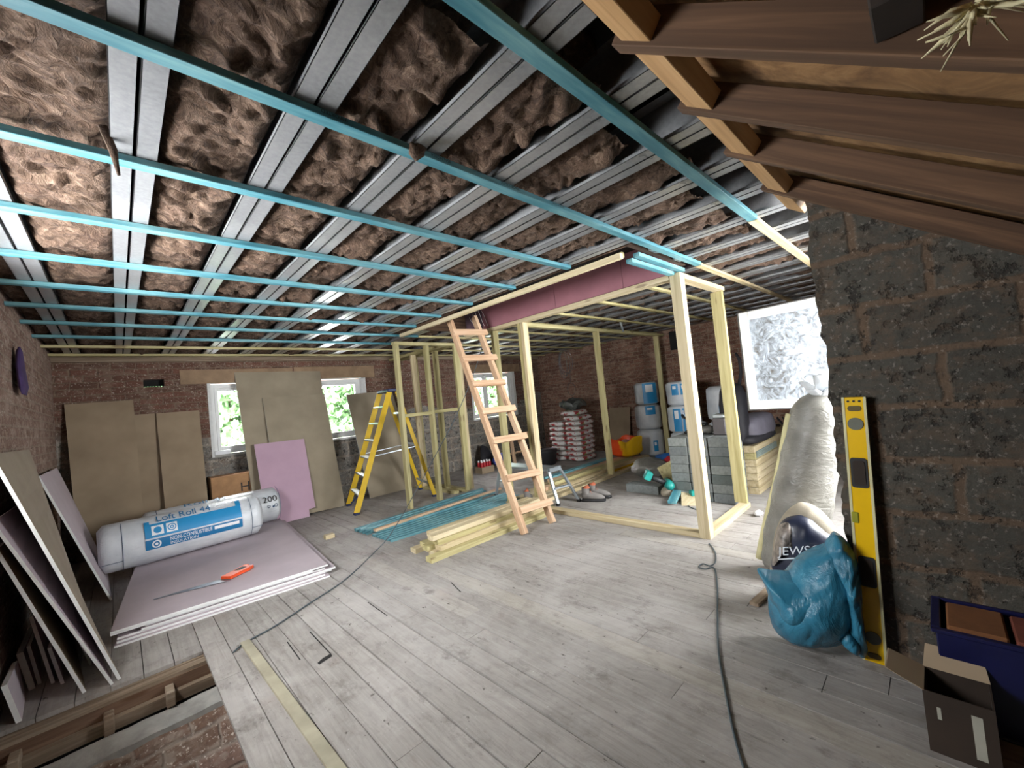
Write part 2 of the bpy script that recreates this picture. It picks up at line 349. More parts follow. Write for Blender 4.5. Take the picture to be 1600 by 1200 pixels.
M_fluf = plain('pale_yellow_wool', 'D6CDA6', 0.95, bump=0.8)
M_lead = plain('lead_grey', '6B6B6B', 0.7)
M_clear = plain('clear_bottle_plastic', 'C9D6DC', 0.15, var=0.05, bump=0)
# ------------------------------------------------------------------ text
def text_mesh(txt, size):
    cu = bpy.data.curves.new('t', 'FONT'); cu.body = txt; cu.size = size; cu.resolution_u = 3
    o = bpy.data.objects.new('t', cu); COL.objects.link(o)
    dg = bpy.context.evaluated_depsgraph_get(); me = bpy.data.meshes.new_from_object(o.evaluated_get(dg))
    vs = [v.co.copy() for v in me.vertices]; fs = [list(p.vertices) for p in me.polygons]
    bpy.data.objects.remove(o); bpy.data.curves.remove(cu); bpy.data.meshes.remove(me)
    return vs, fs
def text_on(mb, txt, size, org, ux, uy, mi=0, width=None, eps=0.001):
    vs, fs = text_mesh(txt, size)
    if not vs: return
    w_ = max(v.x for v in vs); k = (width/w_) if width else 1
    ux = Vector(ux).normalized(); uy = Vector(uy).normalized(); nn = ux.cross(uy)
    mb.add([Vector(org)+ux*v.x*k+uy*v.y+nn*eps for v in vs], fs, mi)
def text_wrap(mb, txt, size, fn, u0, v0, mi=0, width=None):
    vs, fs = text_mesh(txt, size); w_ = max(v.x for v in vs); k = (width/w_) if width else 1
    mb.add([fn(u0+v.x*k, v0+v.y) for v in vs], fs, mi)
# ================================================================== STRUCTURE
# floor: separate boards of one floor, with the stair opening left free
HX, HY = 0.43, 3.27
f = MB(); x = XL; rr = random.Random(3)
zb = -0.022
while x < XR:
    gap = rr.choice([0.003, 0.003, 0.004, 0.005, 0.006]);
    if abs(x-0.82) < 0.07 or abs(x-1.23) < 0.07 or abs(x-1.09) < 0.06: gap = 0.011
    x1 = min(x+0.135, XR); y = -2.3 if x1 > HX else HY
    if x < HX < x1: x1 = HX
    while y < YB:
        ln = rr.uniform(1.6, 3.6); y1 = min(y+ln, YB)
        f.tint = rr.random(); dz = rr.uniform(-0.0012, 0.0012)
        f.box((x+gap/2, y+0.0015, zb), (x1-gap/2, y1-0.0015, dz)); y = y1
    x = x1
obj('floor', f, M_floor, kind='structure')
f = MB(); f.box((HX+0.05, -2.3, -2.38), (XR, YB, -0.03)); f.box((XL, HY+0.05, -2.38), (HX+0.05, YB, -0.03)); obj('floor_light_block', f, M_dark, kind='structure').name = 'trim_1'  # solid dark mass under the boards, deepened to keep light from leaking in
# walls
def wall(name, axis, pos, thick, a0, a1, z0, z1, holes, mat, skew=None):
    m = MB(); xs = sorted({a0, a1, *[h[0] for h in holes], *[h[1] for h in holes]})
    def bx(u0, u1, v0, v1):
        if axis == 'Y': m.box((u0, pos, v0), (u1, pos+thick, v1))
        else: m.box((pos, u0, v0), (pos+thick, u1, v1))
    for i in range(len(xs)-1):
        u0, u1 = xs[i], xs[i+1]; c = (u0+u1)/2; h = [q for q in holes if q[0] < c < q[1]]
        if h: bx(u0, u1, z0, h[0][2]); bx(u0, u1, h[0][3], z1)
        else: bx(u0, u1, z0, z1)
    return obj(name, m, mat, kind='structure')
wall('wall_back', 'Y', YB, 0.25, XL-0.25, XR+0.25, -2.4, 2.75, [(a, b, 0.98, 1.97) for a, b in WINS]+[(0.26, 0.46, 1.955, 2.05)], M_bb)
wall('wall_left', 'X', XL-0.25, 0.25, -2.5, YB, -2.4, 2.75, [BW] if BW else [], M_bl)
wall('wall_right', 'X', XR, 0.25, -0.45, YB, -0.3, 2.75, [], M_br)
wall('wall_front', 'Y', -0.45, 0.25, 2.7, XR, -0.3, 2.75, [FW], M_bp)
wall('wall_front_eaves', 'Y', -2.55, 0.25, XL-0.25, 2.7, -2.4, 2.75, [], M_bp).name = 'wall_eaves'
# pier with a ragged far edge
def jag(z): return 0.36 + 0.025*noise.noise(Vector((0, 3.1, z*4))) + 0.018*noise.noise(Vector((5, 1, z*17)))
p = MB(); zs = [-0.3+3.0*i/120 for i in range(121)]
for i in range(120):
    z0, z1 = zs[i], zs[i+1]; j0, j1 = jag(z0), jag(z1)
    p.hexa([(2.45, -2.3, z0), (2.70, -2.3, z0), (2.70, j0-0.02, z0), (2.45, j0, z0), (2.45, -2.3, z1), (2.70, -2.3, z1), (2.70, j1-0.02, z1), (2.45, j1, z1)])
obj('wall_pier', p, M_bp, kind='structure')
# render patches left on the pier
# roof deck above the joists, and the sloping sarking over the rafters
m = MB(); m.box((XL-0.25, 0.48, 2.62), (XR+0.25, YB+0.25, 2.68)); m.box((2.7, -0.45, 2.62), (XR+0.25, 0.48, 2.68)); obj('ceiling', m, M_dark, kind='structure')
RS = 0.75
def zr(y, off=0): return 2.215+RS*(y-0.45)+off
m = MB(); m.hexa([(XL-0.25, -2.6, zr(-2.6, .14)), (2.6, -2.6, zr(-2.6, .14)), (2.6, 0.50, zr(0.50, .14)), (XL-0.25, 0.50, zr(0.50, .14)), (XL-0.25, -2.6, zr(-2.6, .18)), (2.6, -2.6, zr(-2.6, .18)), (2.6, 0.50, zr(0.50, .18)), (XL-0.25, 0.50, zr(0.50, .18))])
obj('ceiling_slope', m, M_tan, kind='structure')
m = MB(); m.box((XL-0.25, 0.50, 2.40), (2.7, 0.52, 2.62)); obj('trim_2', m, M_dark, kind='structure')
# wall plate along the head of the back wall
m = MB(); m.box((XL, YB-0.05, 2.27), (XR, YB, 2.335)); obj('trim_3', m, M_grey, kind='structure')
for k, (xa, xb, za, zb_) in enumerate([(0.62, 1.98, 1.97, 2.16), (2.0, 3.3, 1.975, 2.17), (5.2, 6.95, 1.975, 2.15)]):
    m = MB(); m.box((xa, YB-0.012, za), (xb, YB+0.01, zb_)); obj('trim_%d' % (4+k), m, M_board, kind='structure')
# back windows
for k, (a, b) in enumerate(WINS):
    root = thing('window_%d' % (k+1), ((a+b)/2, YB+0.12, 0.98), '', ''); del root['label']; del root['category']; root['kind'] = 'structure'
    m = MB(); y0, y1 = YB+0.09, YB+0.15; z0, z1 = 0.99, 1.96; fwd = 0.055
    def fr(m, a, b, z0, z1, t, y0, y1):
        m.box((a, y0, z0), (a+t, y1, z1)); m.box((b-t, y0, z0), (b, y1, z1)); m.box((a+t, y0, z0), (b-t, y1, z0+t)); m.box((a+t, y0, z1-t), (b-t, y1, z1))
    fr(m, a, b, z0, z1, fwd, y0, y1)
    divs = [(a+fwd, b-fwd)] if k < 2 else [(a+fwd, a+0.42), (a+0.46, b-0.32), (b-0.28, b-fwd)]
    if k == 2: m.box((a+0.42, y0, z0), (a+0.46, y1, z1)); m.box((b-0.32, y0, z0), (b-0.28, y1, z1))
    obj('window_frame', m, M_upvc, root, bevel=0.003)
    for q, (u, v) in enumerate(divs):
        top = z1-fwd
        m = MB(); fr(m, u, v, z0+fwd, top, 0.04, y0-0.012, y1-0.01)
        if k == 2 and q == 1: m.box((u, y0-0.012, 1.72), (v, y1-0.01, 1.76))
        so = obj('sash', m, M_upvc, root, bevel=0.003)
        m = MB(); m.box((u+0.04, YB+0.115, z0+fwd+0.04), (v-0.04, YB+0.121, top-0.04)); obj('pane', m, M_glass, so)
    m = MB(); m.box((a, YB-0.01, 0.955), (b, YB+0.1, 0.985)); obj('window_sill', m, M_upvc if k else M_mort, root)
    m = MB()   # crumbled white reveal
    m.box((a-0.03, YB-0.006, 0.96), (a+0.005, YB+0.09, 1.99)); m.box((b-0.005, YB-0.006, 0.96), (b+0.06, YB+0.09, 1.99)); m.box((a-0.03, YB-0.006, 1.965), (b+0.06, YB+0.09, 1.995))
    obj('reveal', m, M_pbe, root)
root = thing('window_5', (XL-0.15, (BW[0]+BW[1])/2, BW[2]), '', ''); del root['label']; del root['category']; root['kind'] = 'structure'  # unseen window, invented to frame the added fill opening
m = MB()
for (a, b) in [((BW[0], BW[2]), (BW[0]+.06, BW[3])), ((BW[1]-.06, BW[2]), (BW[1], BW[3])), ((BW[0]+.06, BW[2]), (BW[1]-.06, BW[2]+.06)), ((BW[0]+.06, BW[3]-.06), (BW[1]-.06, BW[3]))]: m.box((XL-.18, a[0], a[1]), (XL-.12, b[0], b[1]))
obj('window_frame', m, M_upvc, root)
# front window frame and its casement swung open into the room
root = thing('window_4', (4.68, -0.3, 1), '', ''); del root['label']; del root['category']; root['kind'] = 'structure'
m = MB()
for (a, b) in [((FW[0], FW[2]), (FW[0]+.06, FW[3])), ((FW[1]-.06, FW[2]), (FW[1], FW[3])), ((FW[0], FW[2]), (FW[1], FW[2]+.06)), ((FW[0], FW[3]-.06), (FW[1], FW[3])), ((3.75, FW[2]), (3.82, FW[3]))]:
    m.box((a[0], -0.32, a[1]), (b[0], -0.26, b[1]))
obj('window_frame', m, M_upvc, root)
c = [P(1155, 491, X=4.72), P(1170, 641, X=4.72), P(1280, 633, X=4.60), P(1280, 478, X=4.60)]
far = [Vector((4.72, 1.36, 0.985)), Vector((4.62, 0.18, 0.985)), Vector((4.62, 0.18, 1.99)), Vector((4.72, 1.36, 1.99))]
def rim(m, q, t, off0, off1, mi=0):
    A, B, C_, D = q; ux = (B-A).normalized(); uz = (D-A).normalized(); nn = ux.cross(uz).normalized()
    w_ = (B-A).length; h_ = (D-A).length
    def pt(u, v, o): return A+ux*u+uz*v+nn*o
    for u0, u1, v0, v1 in ((0, t, 0, h_), (w_-t, w_, 0, h_), (t, w_-t, 0, t), (t, w_-t, h_-t, h_)):
        m.hexa([pt(u0, v0, off0), pt(u1, v0, off0), pt(u1, v0, off1), pt(u0, v0, off1), pt(u0, v1, off0), pt(u1, v1, off0), pt(u1, v1, off1), pt(u0, v1, off1)], mi)
    return pt, w_, h_
m = MB(); pt, w_, h_ = rim(m, far, 0.085, -0.022, 0.022); obj('sash', m, M_upvc, root, bevel=0.004)
m = MB(); rim(m, [far[0]+Vector((0.02, 0.02, -0.012)), far[1]+Vector((0.02, -0.0, -0.012)), far[2]+Vector((0.02, 0, 0.012)), far[3]+Vector((0.02, 0.02, 0.012))], 0.03, -0.03, 0.018); obj('gasket', m, M_fram, root)
m = MB(); m.hexa([pt(.08, .08, -.006), pt(w_-.08, .08, -.006), pt(w_-.08, .08, .006), pt(.08, .08, .006), pt(.08, h_-.08, -.006), pt(w_-.08, h_-.08, -.006), pt(w_-.08, h_-.08, .006), pt(.08, h_-.08, .006)]); obj('pane', m, M_foil, root)
# ------------------------------------------------------------------ stair opening
m = MB(); m.box((HX, -2.3, -0.2), (HX+0.045, HY, -0.024)); obj('trim_7', m, M_grey, kind='structure')
m = MB(); m.box((XL, HY-0.012, -0.045), (HX-0.005, HY+0.05, -0.024)); m.box((XL, HY-0.075, -0.05), (HX-0.005, HY-0.012, -0.032)); obj('trim_8', m, M_grey, kind='structure')
m = MB(); m.box((XL, HY-0.085, -0.115), (HX-0.005, HY-0.06, -0.05)); obj('trim_9', m, M_old2, kind='structure')
m = MB(); m.box((XL, HY-0.125, -0.135), (HX-0.005, HY-0.085, -0.112)); m.box((XL, HY-0.125, -0.17), (HX-0.005, HY-0.110, -0.135)); obj('trim_19', m, M_grey, kind='structure')
for k, xx in enumerate((-0.44, -0.125, 0.12, 0.385)):
    m = MB(); m.box((xx, HY-0.185, -0.155), (xx+0.04, HY-0.075, -0.075)); obj('trim_%d' % (10+k), m, M_grey, kind='structure', bevel=0.004)
m = MB()
def ledge(u, v):
    xx = XL+u*(HX-0.01-XL); yy = HY-0.17-0.16*v+0.015*noise.noise(Vector((xx*5, 2, 0)))*v; return Vector((xx, yy, -0.162-0.02*v+0.012*noise.noise(Vector((xx*9, yy*9, 0)))+(-0.05 if v == 1 else 0)))
m.grid(ledge, 60, 12); m.box((XL, HY-0.30, -0.5), (HX-0.01, HY-0.17, -0.21)); obj('trim_14', m, M_mort, kind='structure')
m = MB()
def slope(u, v):
    xx = XL+u*(HX-0.005-XL); yy = HY-0.32-0.57*v; return Vector((xx, yy, -0.20-0.42*v+0.02*noise.noise(Vector((xx*7, yy*9, 1)))))
m.grid(slope, 50, 40); m.box((XL, HY-0.92, -2.4), (HX-0.005, HY-0.89, -0.64)); obj('wall_stairwell', m, M_void, kind='structure')
m = MB(); m.box((XL, -2.3, -2.4), (HX, HY, -2.35)); m.box((HX, -2.3, -2.4), (HX+0.1, HY, -0.2)); obj('floor_lower', m, M_floor, kind='structure').name = 'floor_lower'
# ================================================================== CEILING THINGS
JX = [-0.318+0.408*k for k in range(20)]
HA = (2.60, 3.56, 1.43, 4.45)   # hatch
def joist(xc, y0, y1, label):
    t = thing('metal_ceiling_joist', (xc, (y0+y1)/2, 2.335), label, 'joist', 'paired metal ceiling joists')
    for s in (-1, 1):
        m = MB(); xi, xo = xc+s*0.004, xc+s*0.062
        m.box((xi, y0, 2.336), (xo, y1, 2.338)); m.box((xi, y0, 2.336), (xi+s*0.002, y1, 2.52)); m.box((xi, y0, 2.518), (xo, y1, 2.52)); m.box((xo-s*0.002, y0, 2.336), (xo, y1, 2.352))
        obj('channel', m, M_steel, t)
for k, xc in enumerate(JX):
    nm = ORD[k]+' from the left brick wall'
    if HA[0] < xc < HA[1]:
        joist(xc, 0.53 if xc < 2.7 else 0.0, 1.38, 'short metal joist pair before the hatch, %s' % nm); joist(xc, 4.52, YB-0.01, 'short metal joist pair behind the hatch, %s' % nm)
    elif xc < 7.5: joist(xc, (0.53 if xc < 2.6 else -0.18), YB-0.01, 'long grey metal ceiling joist pair, %s' % nm)
def batt(xa, xb, y0, y1, label, dense):
    ny = int((y1-y0)/dense); nx = max(6, int((xb-xa)/dense)); m = MB(); sd = random.random()*50
    def fn(u, v):
        xx = xa+u*(xb-xa); yy = y0+v*(y1-y0); q = Vector((xx, yy, sd))
        h = 0.55*noise.noise(q*4)+0.9*abs(noise.noise(Vector((xx*9+2*noise.noise(q*5), yy*7+2*noise.noise(q*6), sd))))+0.5*abs(noise.noise(Vector((xx*19+noise.noise(q*9), yy*15, sd))))+0.2*noise.noise(q*38)
        e = 1-abs(2*u-1)**6
        return Vector((xx, yy, max(2.338 if abs(2*u-1) > .8 else 2.318, 2.405-0.02*e-0.062*h*(0.4+0.6*e))))
    m.grid(fn, nx, ny)
    b = len(m.v); m.box((xa+.005, y0, 2.5), (xb-.005, y1, 2.56))
    o = obj('insulation_batt', m, M_wool, smooth=True, **L(label, 'insulation', 'brown wool batts between the ceiling joists'))
for k in range(len(JX)-1):
    xa, xb = JX[k]+0.06, JX[k+1]-0.06
    lab = 'brown mineral wool in the %s ceiling bay from the left' % ORD[k]
    dn = 0.018 if xa < 2.6 else 0.03
    if xb > HA[0] and xa < HA[1]:
        batt(xa, min(xb, XR), 0.8, 1.36, lab+', in front of the hatch', 0.02); batt(xa, xb, 4.55, YB-.01, lab+', behind the hatch', 0.035)
    elif xa < 7.4:
        y0 = 0.82 if (k % 2 == 0 and xa < 2.6) else 0.70
        if xa > 2.6: y0 = 0.3
        batt(xa, xb, y0, YB-.01, lab, dn)
batt(XL+0.01, JX[0]-0.06, 0.8, YB-.01, 'narrow brown wool strip between the left brick wall and the first joist', 0.03)
for (x_, y_, z_, d_) in [(183, 235, 2.30, 1), (652, 232, 2.30, 2)]:
    q = P(x_, y_, z=2.305); m = MB()
    if d_ == 1: m.loft([q+Vector((-.03, -.02, .06)), q+Vector((-.01, 0, .0)), q+Vector((.0, .03, -.07))], [.012, .013, .005], 7, fn=lambda v, q2, i, k: v+0.006*noise.noise_vector(v*40)); obj('wool_tuft', m, M_wool, smooth=True, **L('long brown wool shred hanging over the second blue batten near the left', 'insulation'))
    else: m.ball(q+Vector((0, 0, -.005)), (.03, .03, .025), 10, 8, fn=lambda v, n_: v+0.02*noise.noise_vector(v*40)); obj('wool_tuft', m, M_wool, smooth=True, **L('small brown wool tuft caught on the first blue batten', 'insulation'))
# battens
def timber(name, a, b, w_, h_, mat, label=None, cat='timber', group=None, parent=None, up=(0, 0, 1), bevel=0.002):
    a = Vector(a); b = Vector(b); d = (b-a); ln = d.length; d.normalize(); u = Vector(up)
    if abs(d.dot(u)) > 0.9: u = Vector((0, 1, 0)) if abs(d.y) < 0.9 else Vector((1, 0, 0))
    r = u.cross(d).normalized(); u = d.cross(r).normalized()
    m = MB(); m.box((0, -w_/2, -h_/2), (ln, w_/2, h_/2))
    o = obj(name, m, mat, loc=(0, 0, 0), bevel=bevel)
    mw = Matrix(((d.x, r.x, u.x, a.x), (d.y, r.y, u.y, a.y), (d.z, r.z, u.z, a.z), (0, 0, 0, 1)))
    if parent: o.parent = parent; o.matrix_local = Matrix.Translation(-parent_loc(parent)) @ mw
    else: o.matrix_world = mw
    if label: o['label'] = label; o['category'] = cat
    if group: o['group'] = group
    return o
BG = 'battens across the ceiling joists'
BY = [1.325+0.606*k for k in range(10)]
BY = [1.325, 1.93, 2.54, 3.148, 3.713, 4.28, 4.87, 5.49, 6.05, 6.63]
zbt = ZC+0.0125
for k, yf in enumerate(BY):
    yc = yf-0.026; col_ = M_blue if k < 8 else M_cls2
    xe = HA[0] if HA[2] < yc < HA[3] else None
    nm = '%s row from the camera' % ORD[k]
    if k == 0:
        o = timber('roof_batten', (XL, yc, zbt), (3.60, yc, zbt), 0.052, 0.025, M_blue, 'long blue stained batten carrying dark stamped lettering', 'batten', BG)
        for tx_, x_ in (('BS5534:2014', 1.02), ('IMPORTED', 0.60), ('GRADED 25X50', 1.42), ('BS5534:2014', 1.75)):
            m = MB(); text_on(m, tx_, 0.018, (x_, yc-0.0265, ZC+0.021), (-1, 0, 0), (0, 0, -1))
            ob = obj('stamped_lettering', m, M_black, loc=(0, 0, 0)); ob.parent = o; ob.matrix_parent_inverse = o.matrix_world.inverted()
        timber('roof_batten', (3.62, yc+0.01, zbt), (XR, yc+0.01, zbt), 0.05, 0.025, M_cls, 'pale pine batten continuing the nearest long blue batten towards the right wall', 'batten', BG)
    elif xe:
        timber('roof_batten', (XL, yc, zbt), (xe+random.uniform(-.02, .03), yc, zbt), 0.05, 0.025, M_blue, 'blue stained batten ending at the hatch opening, %s' % nm, 'batten', BG)
        timber('roof_batten', (3.66, yc, zbt), (XR, yc, zbt), 0.05, 0.025, M_cls2, 'pale pine batten right of the hatch, %s' % nm, 'batten', BG)
    else:
        xm = 3.0 if k < 8 else None
        if xm:
            timber('roof_batten', (XL, yc, zbt), (xm, yc, zbt), 0.05, 0.025, M_blue, 'blue stained batten in the far left ceiling, %s' % nm, 'batten', BG)
            timber('roof_batten', (xm+.01, yc, zbt), (XR, yc, zbt), 0.05, 0.025, M_cls2, 'pale pine batten over the far stud partitions, %s' % nm, 'batten', BG)
        else: timber('roof_batten', (XL, yc, zbt), (XR, yc, zbt), 0.05, 0.025, M_cls2, 'full length pale pine batten near the back wall, %s' % nm, 'batten', BG)
o = timber('roof_batten', (0.15, 0.70, zbt), (2.93, 0.70, zbt), 0.055, 0.026, M_blue, 'wide looking blue stained batten nearest the camera below the pale noggings', 'batten', BG)
timber('roof_batten', (2.94, 0.705, zbt), (5.3, 0.705, zbt), 0.055, 0.026, M_cls, 'pale pine batten joined to the nearest blue batten by the pier', 'batten', BG)
for yc, zz in ((1.44, 2.31), (1.50, 2.285)):
    timber('roof_batten', (2.80, yc, zz), (3.60, yc, zz), 0.05, 0.03, M_blue, 'short bright blue batten across the near end of the hatch, %s' % ('upper of the two' if zz > 2.3 else 'lower of the two'), 'batten', 'short battens at the hatch end')
# hatch: edge timbers, pink lining, dark far lining
timber('edge_timber', (2.70, 1.50, 2.305), (2.70, 4.75, 2.305), 0.045, 0.04, M_cls, 'long pale timber along the left edge of the ceiling hatch', 'timber')
timber('edge_timber', (2.76, 1.52, 2.33), (2.76, 4.70, 2.33), 0.035, 0.04, M_cls2, 'second pale timber just inside the left edge of the ceiling hatch', 'timber')
for k, (ya, yb_) in enumerate([(1.46, 2.0), (2.004, 2.85), (2.854, 4.11)]):
    m = MB(); m.box((3.565, ya, 2.30), (3.578, yb_, 2.63)); obj('lining_board', m, M_lin, **L(['dusky pink board lining the hatch beside the tall front post', 'dusky pink board lining the hatch, middle of the three', 'long dusky pink board lining the hatch, nearest the ladder'][k], 'plasterboard', 'pink boards lining the hatch'))
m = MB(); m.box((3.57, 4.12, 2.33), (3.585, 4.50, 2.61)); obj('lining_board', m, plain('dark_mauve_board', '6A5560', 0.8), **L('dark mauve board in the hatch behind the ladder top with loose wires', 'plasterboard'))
m = MB(); m.box((2.62, 4.47, 2.335), (3.56, 4.51, 2.61)); m.box((2.62, 1.39, 2.335), (3.56, 1.42, 2.61)); m.box((2.635, 1.42, 2.34), (2.655, 4.47, 2.61)); obj('hatch_trimmer', m, M_old, **L('dark timber trimmer frame around the raised ceiling hatch', 'timber'))
m = MB()
for q in range(5):
    a = P(752-q*3, 486+q*2, X=3.55); pts = [a+Vector((-.02*q, -.02*i, -.04*i+0.02*math.sin(i+q))) for i in range(6)]; m.loft(pts, 0.003, 5)
obj('loose_wires', m, M_white, smooth=True, **L('tangle of thin pale wires hanging at the end of the pink hatch lining', 'wires'))
# rafters, noggings
RX = [1.02, 1.425, 1.86, 2.38]
for k, xx in enumerate(RX+[0.6, 0.2, -0.2]):
    y0, y1 = -2.25, 0.62; m = MB()
    m.hexa([(-.024, y0, zr(y0)), (.024, y0, zr(y0)), (.024, y1, zr(y1)), (-.024, y1, zr(y1)), (-.024, y0, zr(y0, .13)), (.024, y0, zr(y0, .13)), (.024, y1, zr(y1, .13)), (-.024, y1, zr(y1, .13))])
    if k > 3: continue
    mm = MB(); ln = math.hypot(y1-y0, zr(y1)-zr(y0))
    timber('rafter', (xx, y0, zr(y0)+.055), (xx, .49, zr(.49)+.055), 0.045, 0.088, M_old, 'dark old sloping roof rafter, %s' % ['highest in the picture with the charred block on it', 'second one down, running just under the tan sarking', 'third one down from the top of the picture', 'lowest one, along the top of the block pier'][k], 'rafter', 'old sloping rafters')
nogs = [(0.55, 0.995), (1.045, 1.40), (1.45, 1.835), (1.885, 2.355), (2.41, 2.75)]
for k, (a, b) in enumerate(nogs):
    timber('timber_nogging', (a, 0.43, 2.245), (b, 0.43, 2.245), 0.095, 0.055, M_nog, 'short pale timber nogging between the rafters, %s along the row from the top' % ORD[k], 'timber', 'noggings between the rafters', up=(0, -.6, .8))
m = MB(); m.hexa([(.885, -.045, 1.90), (.992, -.045, 1.90), (.992, .018, 1.905), (.885, .018, 1.905), (.885, -.045, zr(-.045, .135)), (.992, -.045, zr(-.045, .135)), (.992, .018, zr(.018, .135)), (.885, .018, zr(.018, .135))])
obj('charred_block', m, plain('charred_wood', '2F2722', 0.9), bevel=.003, **L('charred dark timber block above the highest rafter', 'timber'))
q = P(1510, 25, z=zr(-.1)+.02); m = MB()
rr = random.Random(5)
a = P(1525, 8, X=.9)
for i in range(44):
    d_ = Vector((rr.uniform(-.3, .3), rr.uniform(-1, .7), rr.uniform(-.9, .1))).normalized(); L_ = rr.uniform(.02, .075)
    m.loft([a+d_*.006, a+d_*L_*.5+.012*noise.noise_vector(d_*9), a+d_*L_+.02*noise.noise_vector(d_*7)], [rr.uniform(.002, .006), rr.uniform(.001, .004), .0008], 6, fn=lambda v, q, i, k: v+.004*noise.noise_vector(v*90))
obj('wool_tuft', m, M_fluf, smooth=True, **L('pale yellow wool tuft hanging at the top right corner beside the charred block', 'insulation'))
m = MB()
for i in range(3): m.loft([P(1275+i*12, 310+i*3, X=2.448), P(1380+i*12, 340+i*3, X=2.447), P(1500+i*20, 372+i*5, X=2.448)], [(.004, .006), (.003, .008), (.003, .004)], 6)
obj('mortar_line', m, M_mort, kind='structure').name = 'trim_15'
# ================================================================== STUD PARTITIONS
def partition(label, studs, plates, group=None, loc=None):
    t = thing('stud_partition', loc, label, 'stud wall', group)
    for a, b, w_, h_, up, mt in studs: timber('stud', a, b, w_, h_, mt, parent=t, up=up)
    for nm, a, b, w_, h_, mt in plates: timber(nm, a, b, w_, h_, mt, parent=t)
    return t
def st(x, y, wx, wy, z0=0.045, z1=2.24, m=None): return ((x, y, z0), (x, y, z1), wx, wy, (0, 1, 0), m or M_cls)
ZP = 2.262
partition('pale timber stud frame with wide doorway, its tall front corner post nearest the camera',
    [st(3.56, 1.477, 0.09, 0.092, 0.0, 2.285), st(3.562, 3.36, 0.09, 0.045), st(3.562, 3.41, 0.09, 0.045, m=M_cls2), st(3.562, 3.90, 0.09, 0.05, m=M_cls2)],
    [('sole_plate', (3.562, 1.525, 0.0225), (3.562, 3.95, 0.0225), 0.095, 0.045, M_cls), ('top_plate', (3.565, 1.53, ZP), (3.565, 4.46, ZP), 0.095, 0.045, M_cls)], loc=(3.56, 2.6, 0))
partition('short end stud frame running from the front corner post towards the grey block stack',
    [st(4.575, 1.505, 0.05, 0.115, 0.045, 2.24, M_cls2)],
    [('sole_plate', (3.61, 1.477, 0.0225), (4.60, 1.477, 0.0225), 0.092, 0.045, M_cls), ('top_plate', (3.61, 1.477, ZP), (4.60, 1.477, ZP), 0.092, 0.045, M_cls)], loc=(4.1, 1.48, 0))
partition('long stud frame crossing the room to the right brick wall behind the orange carrier bag',
    [st(5.38, 3.57, 0.05, 0.09, m=M_cls2), st(7.35, 3.57, 0.05, 0.09, m=M_cls2)],
    [('sole_plate', (3.615, 3.57, 0.0225), (7.6, 3.57, 0.0225), 0.09, 0.045, M_cls), ('top_plate', (3.62, 3.57, ZP), (7.6, 3.57, ZP), 0.09, 0.045, M_cls2)], loc=(5.4, 3.57, 0))
partition('stud frame with a mid rail standing behind the yellow stepladder',
    [st(2.80, 5.10, 0.05, 0.09, m=M_cls2, z0=0), st(3.28, 5.10, 0.05, 0.09, m=M_cls2, z0=0), st(3.76, 5.03, 0.09, 0.05, m=M_cls2), st(3.83, 5.06, 0.045, 0.09, m=M_cls)],
    [('top_plate', (2.76, 5.10, ZP), (3.86, 5.10, ZP), 0.09, 0.045, M_cls2), ('mid_rail', (2.83, 5.10, 1.26), (3.255, 5.10, 1.26), 0.09, 0.045, M_cls2), ('mid_rail', (3.305, 5.10, 1.27), (3.715, 5.10, 1.27), 0.09, 0.045, M_cls2)], loc=(3.3, 5.1, 0))
xq = P(701, 537, z=ZP).x; sq = P(648, 590, X=xq)
partition('far stud frame running from the mid rail frame to the back wall, left one',
    [st(xq, sq.y, 0.09, 0.045, 0.045, m=M_cls)],
    [('sole_plate', (xq, 5.16, 0.0225), (xq, 6.3, 0.0225), 0.09, 0.045, M_cls2), ('top_plate', (xq, 5.16, ZP), (xq, 6.8, ZP), 0.09, 0.045, M_cls2)], loc=(xq, 6.1, 0))
partition('far stud frame running from the mid rail frame to the back wall, right one',
    [st(3.80, 5.65, 0.09, 0.05, m=M_cls2), st(3.80, 6.3, 0.09, 0.045, m=M_cls2)],
    [('sole_plate', (3.80, 5.12, 0.0225), (3.80, 6.8, 0.0225), 0.09, 0.045, M_cls2), ('top_plate', (3.80, 5.15, ZP), (3.80, 6.8, ZP), 0.09, 0.045, M_cls2)], loc=(3.8, 6, 0))
# ================================================================== LADDERS
lad = thing('wooden_ladder', (3.05, 2.95, 0), 'home made wooden ladder leaning up into the ceiling hatch', 'ladder')
LA = Vector((2.83, 2.95, 0.0)); LB = Vector((2.90, 3.93, 2.33)); ld = (LB-LA).normalized()
RA = Vector((3.235, 2.93, 0.0)); LB2 = LA+ld*2.56; RB = RA+(LB-LA+Vector((-.02, 0, 0))).normalized()*2.62
nrm = (RA-LA).cross(ld).normalized()
for a, b in ((LA, LB2), (RA, RB)): timber('rail', a+Vector((0, 0, .004)), b, 0.045, 0.075, M_pink, parent=lad, up=nrm)
for (xa, ya, xb, yb_) in [(813, 798, 862, 783), (792, 748, 843, 737), (770, 689, 823, 680), (753, 643, 805, 637), (738, 600, 789, 597), (722, 560, 776, 558), (708, 519, 761, 519)]:
    off = nrm*(-0.052 if nrm.y > 0 else 0.052)
    a = PP(xa, ya, LA+off, nrm); b = PP(xb, yb_, LA+off, nrm); timber('rung', a, b, 0.07, 0.032, M_pink, parent=lad, up=nrm)
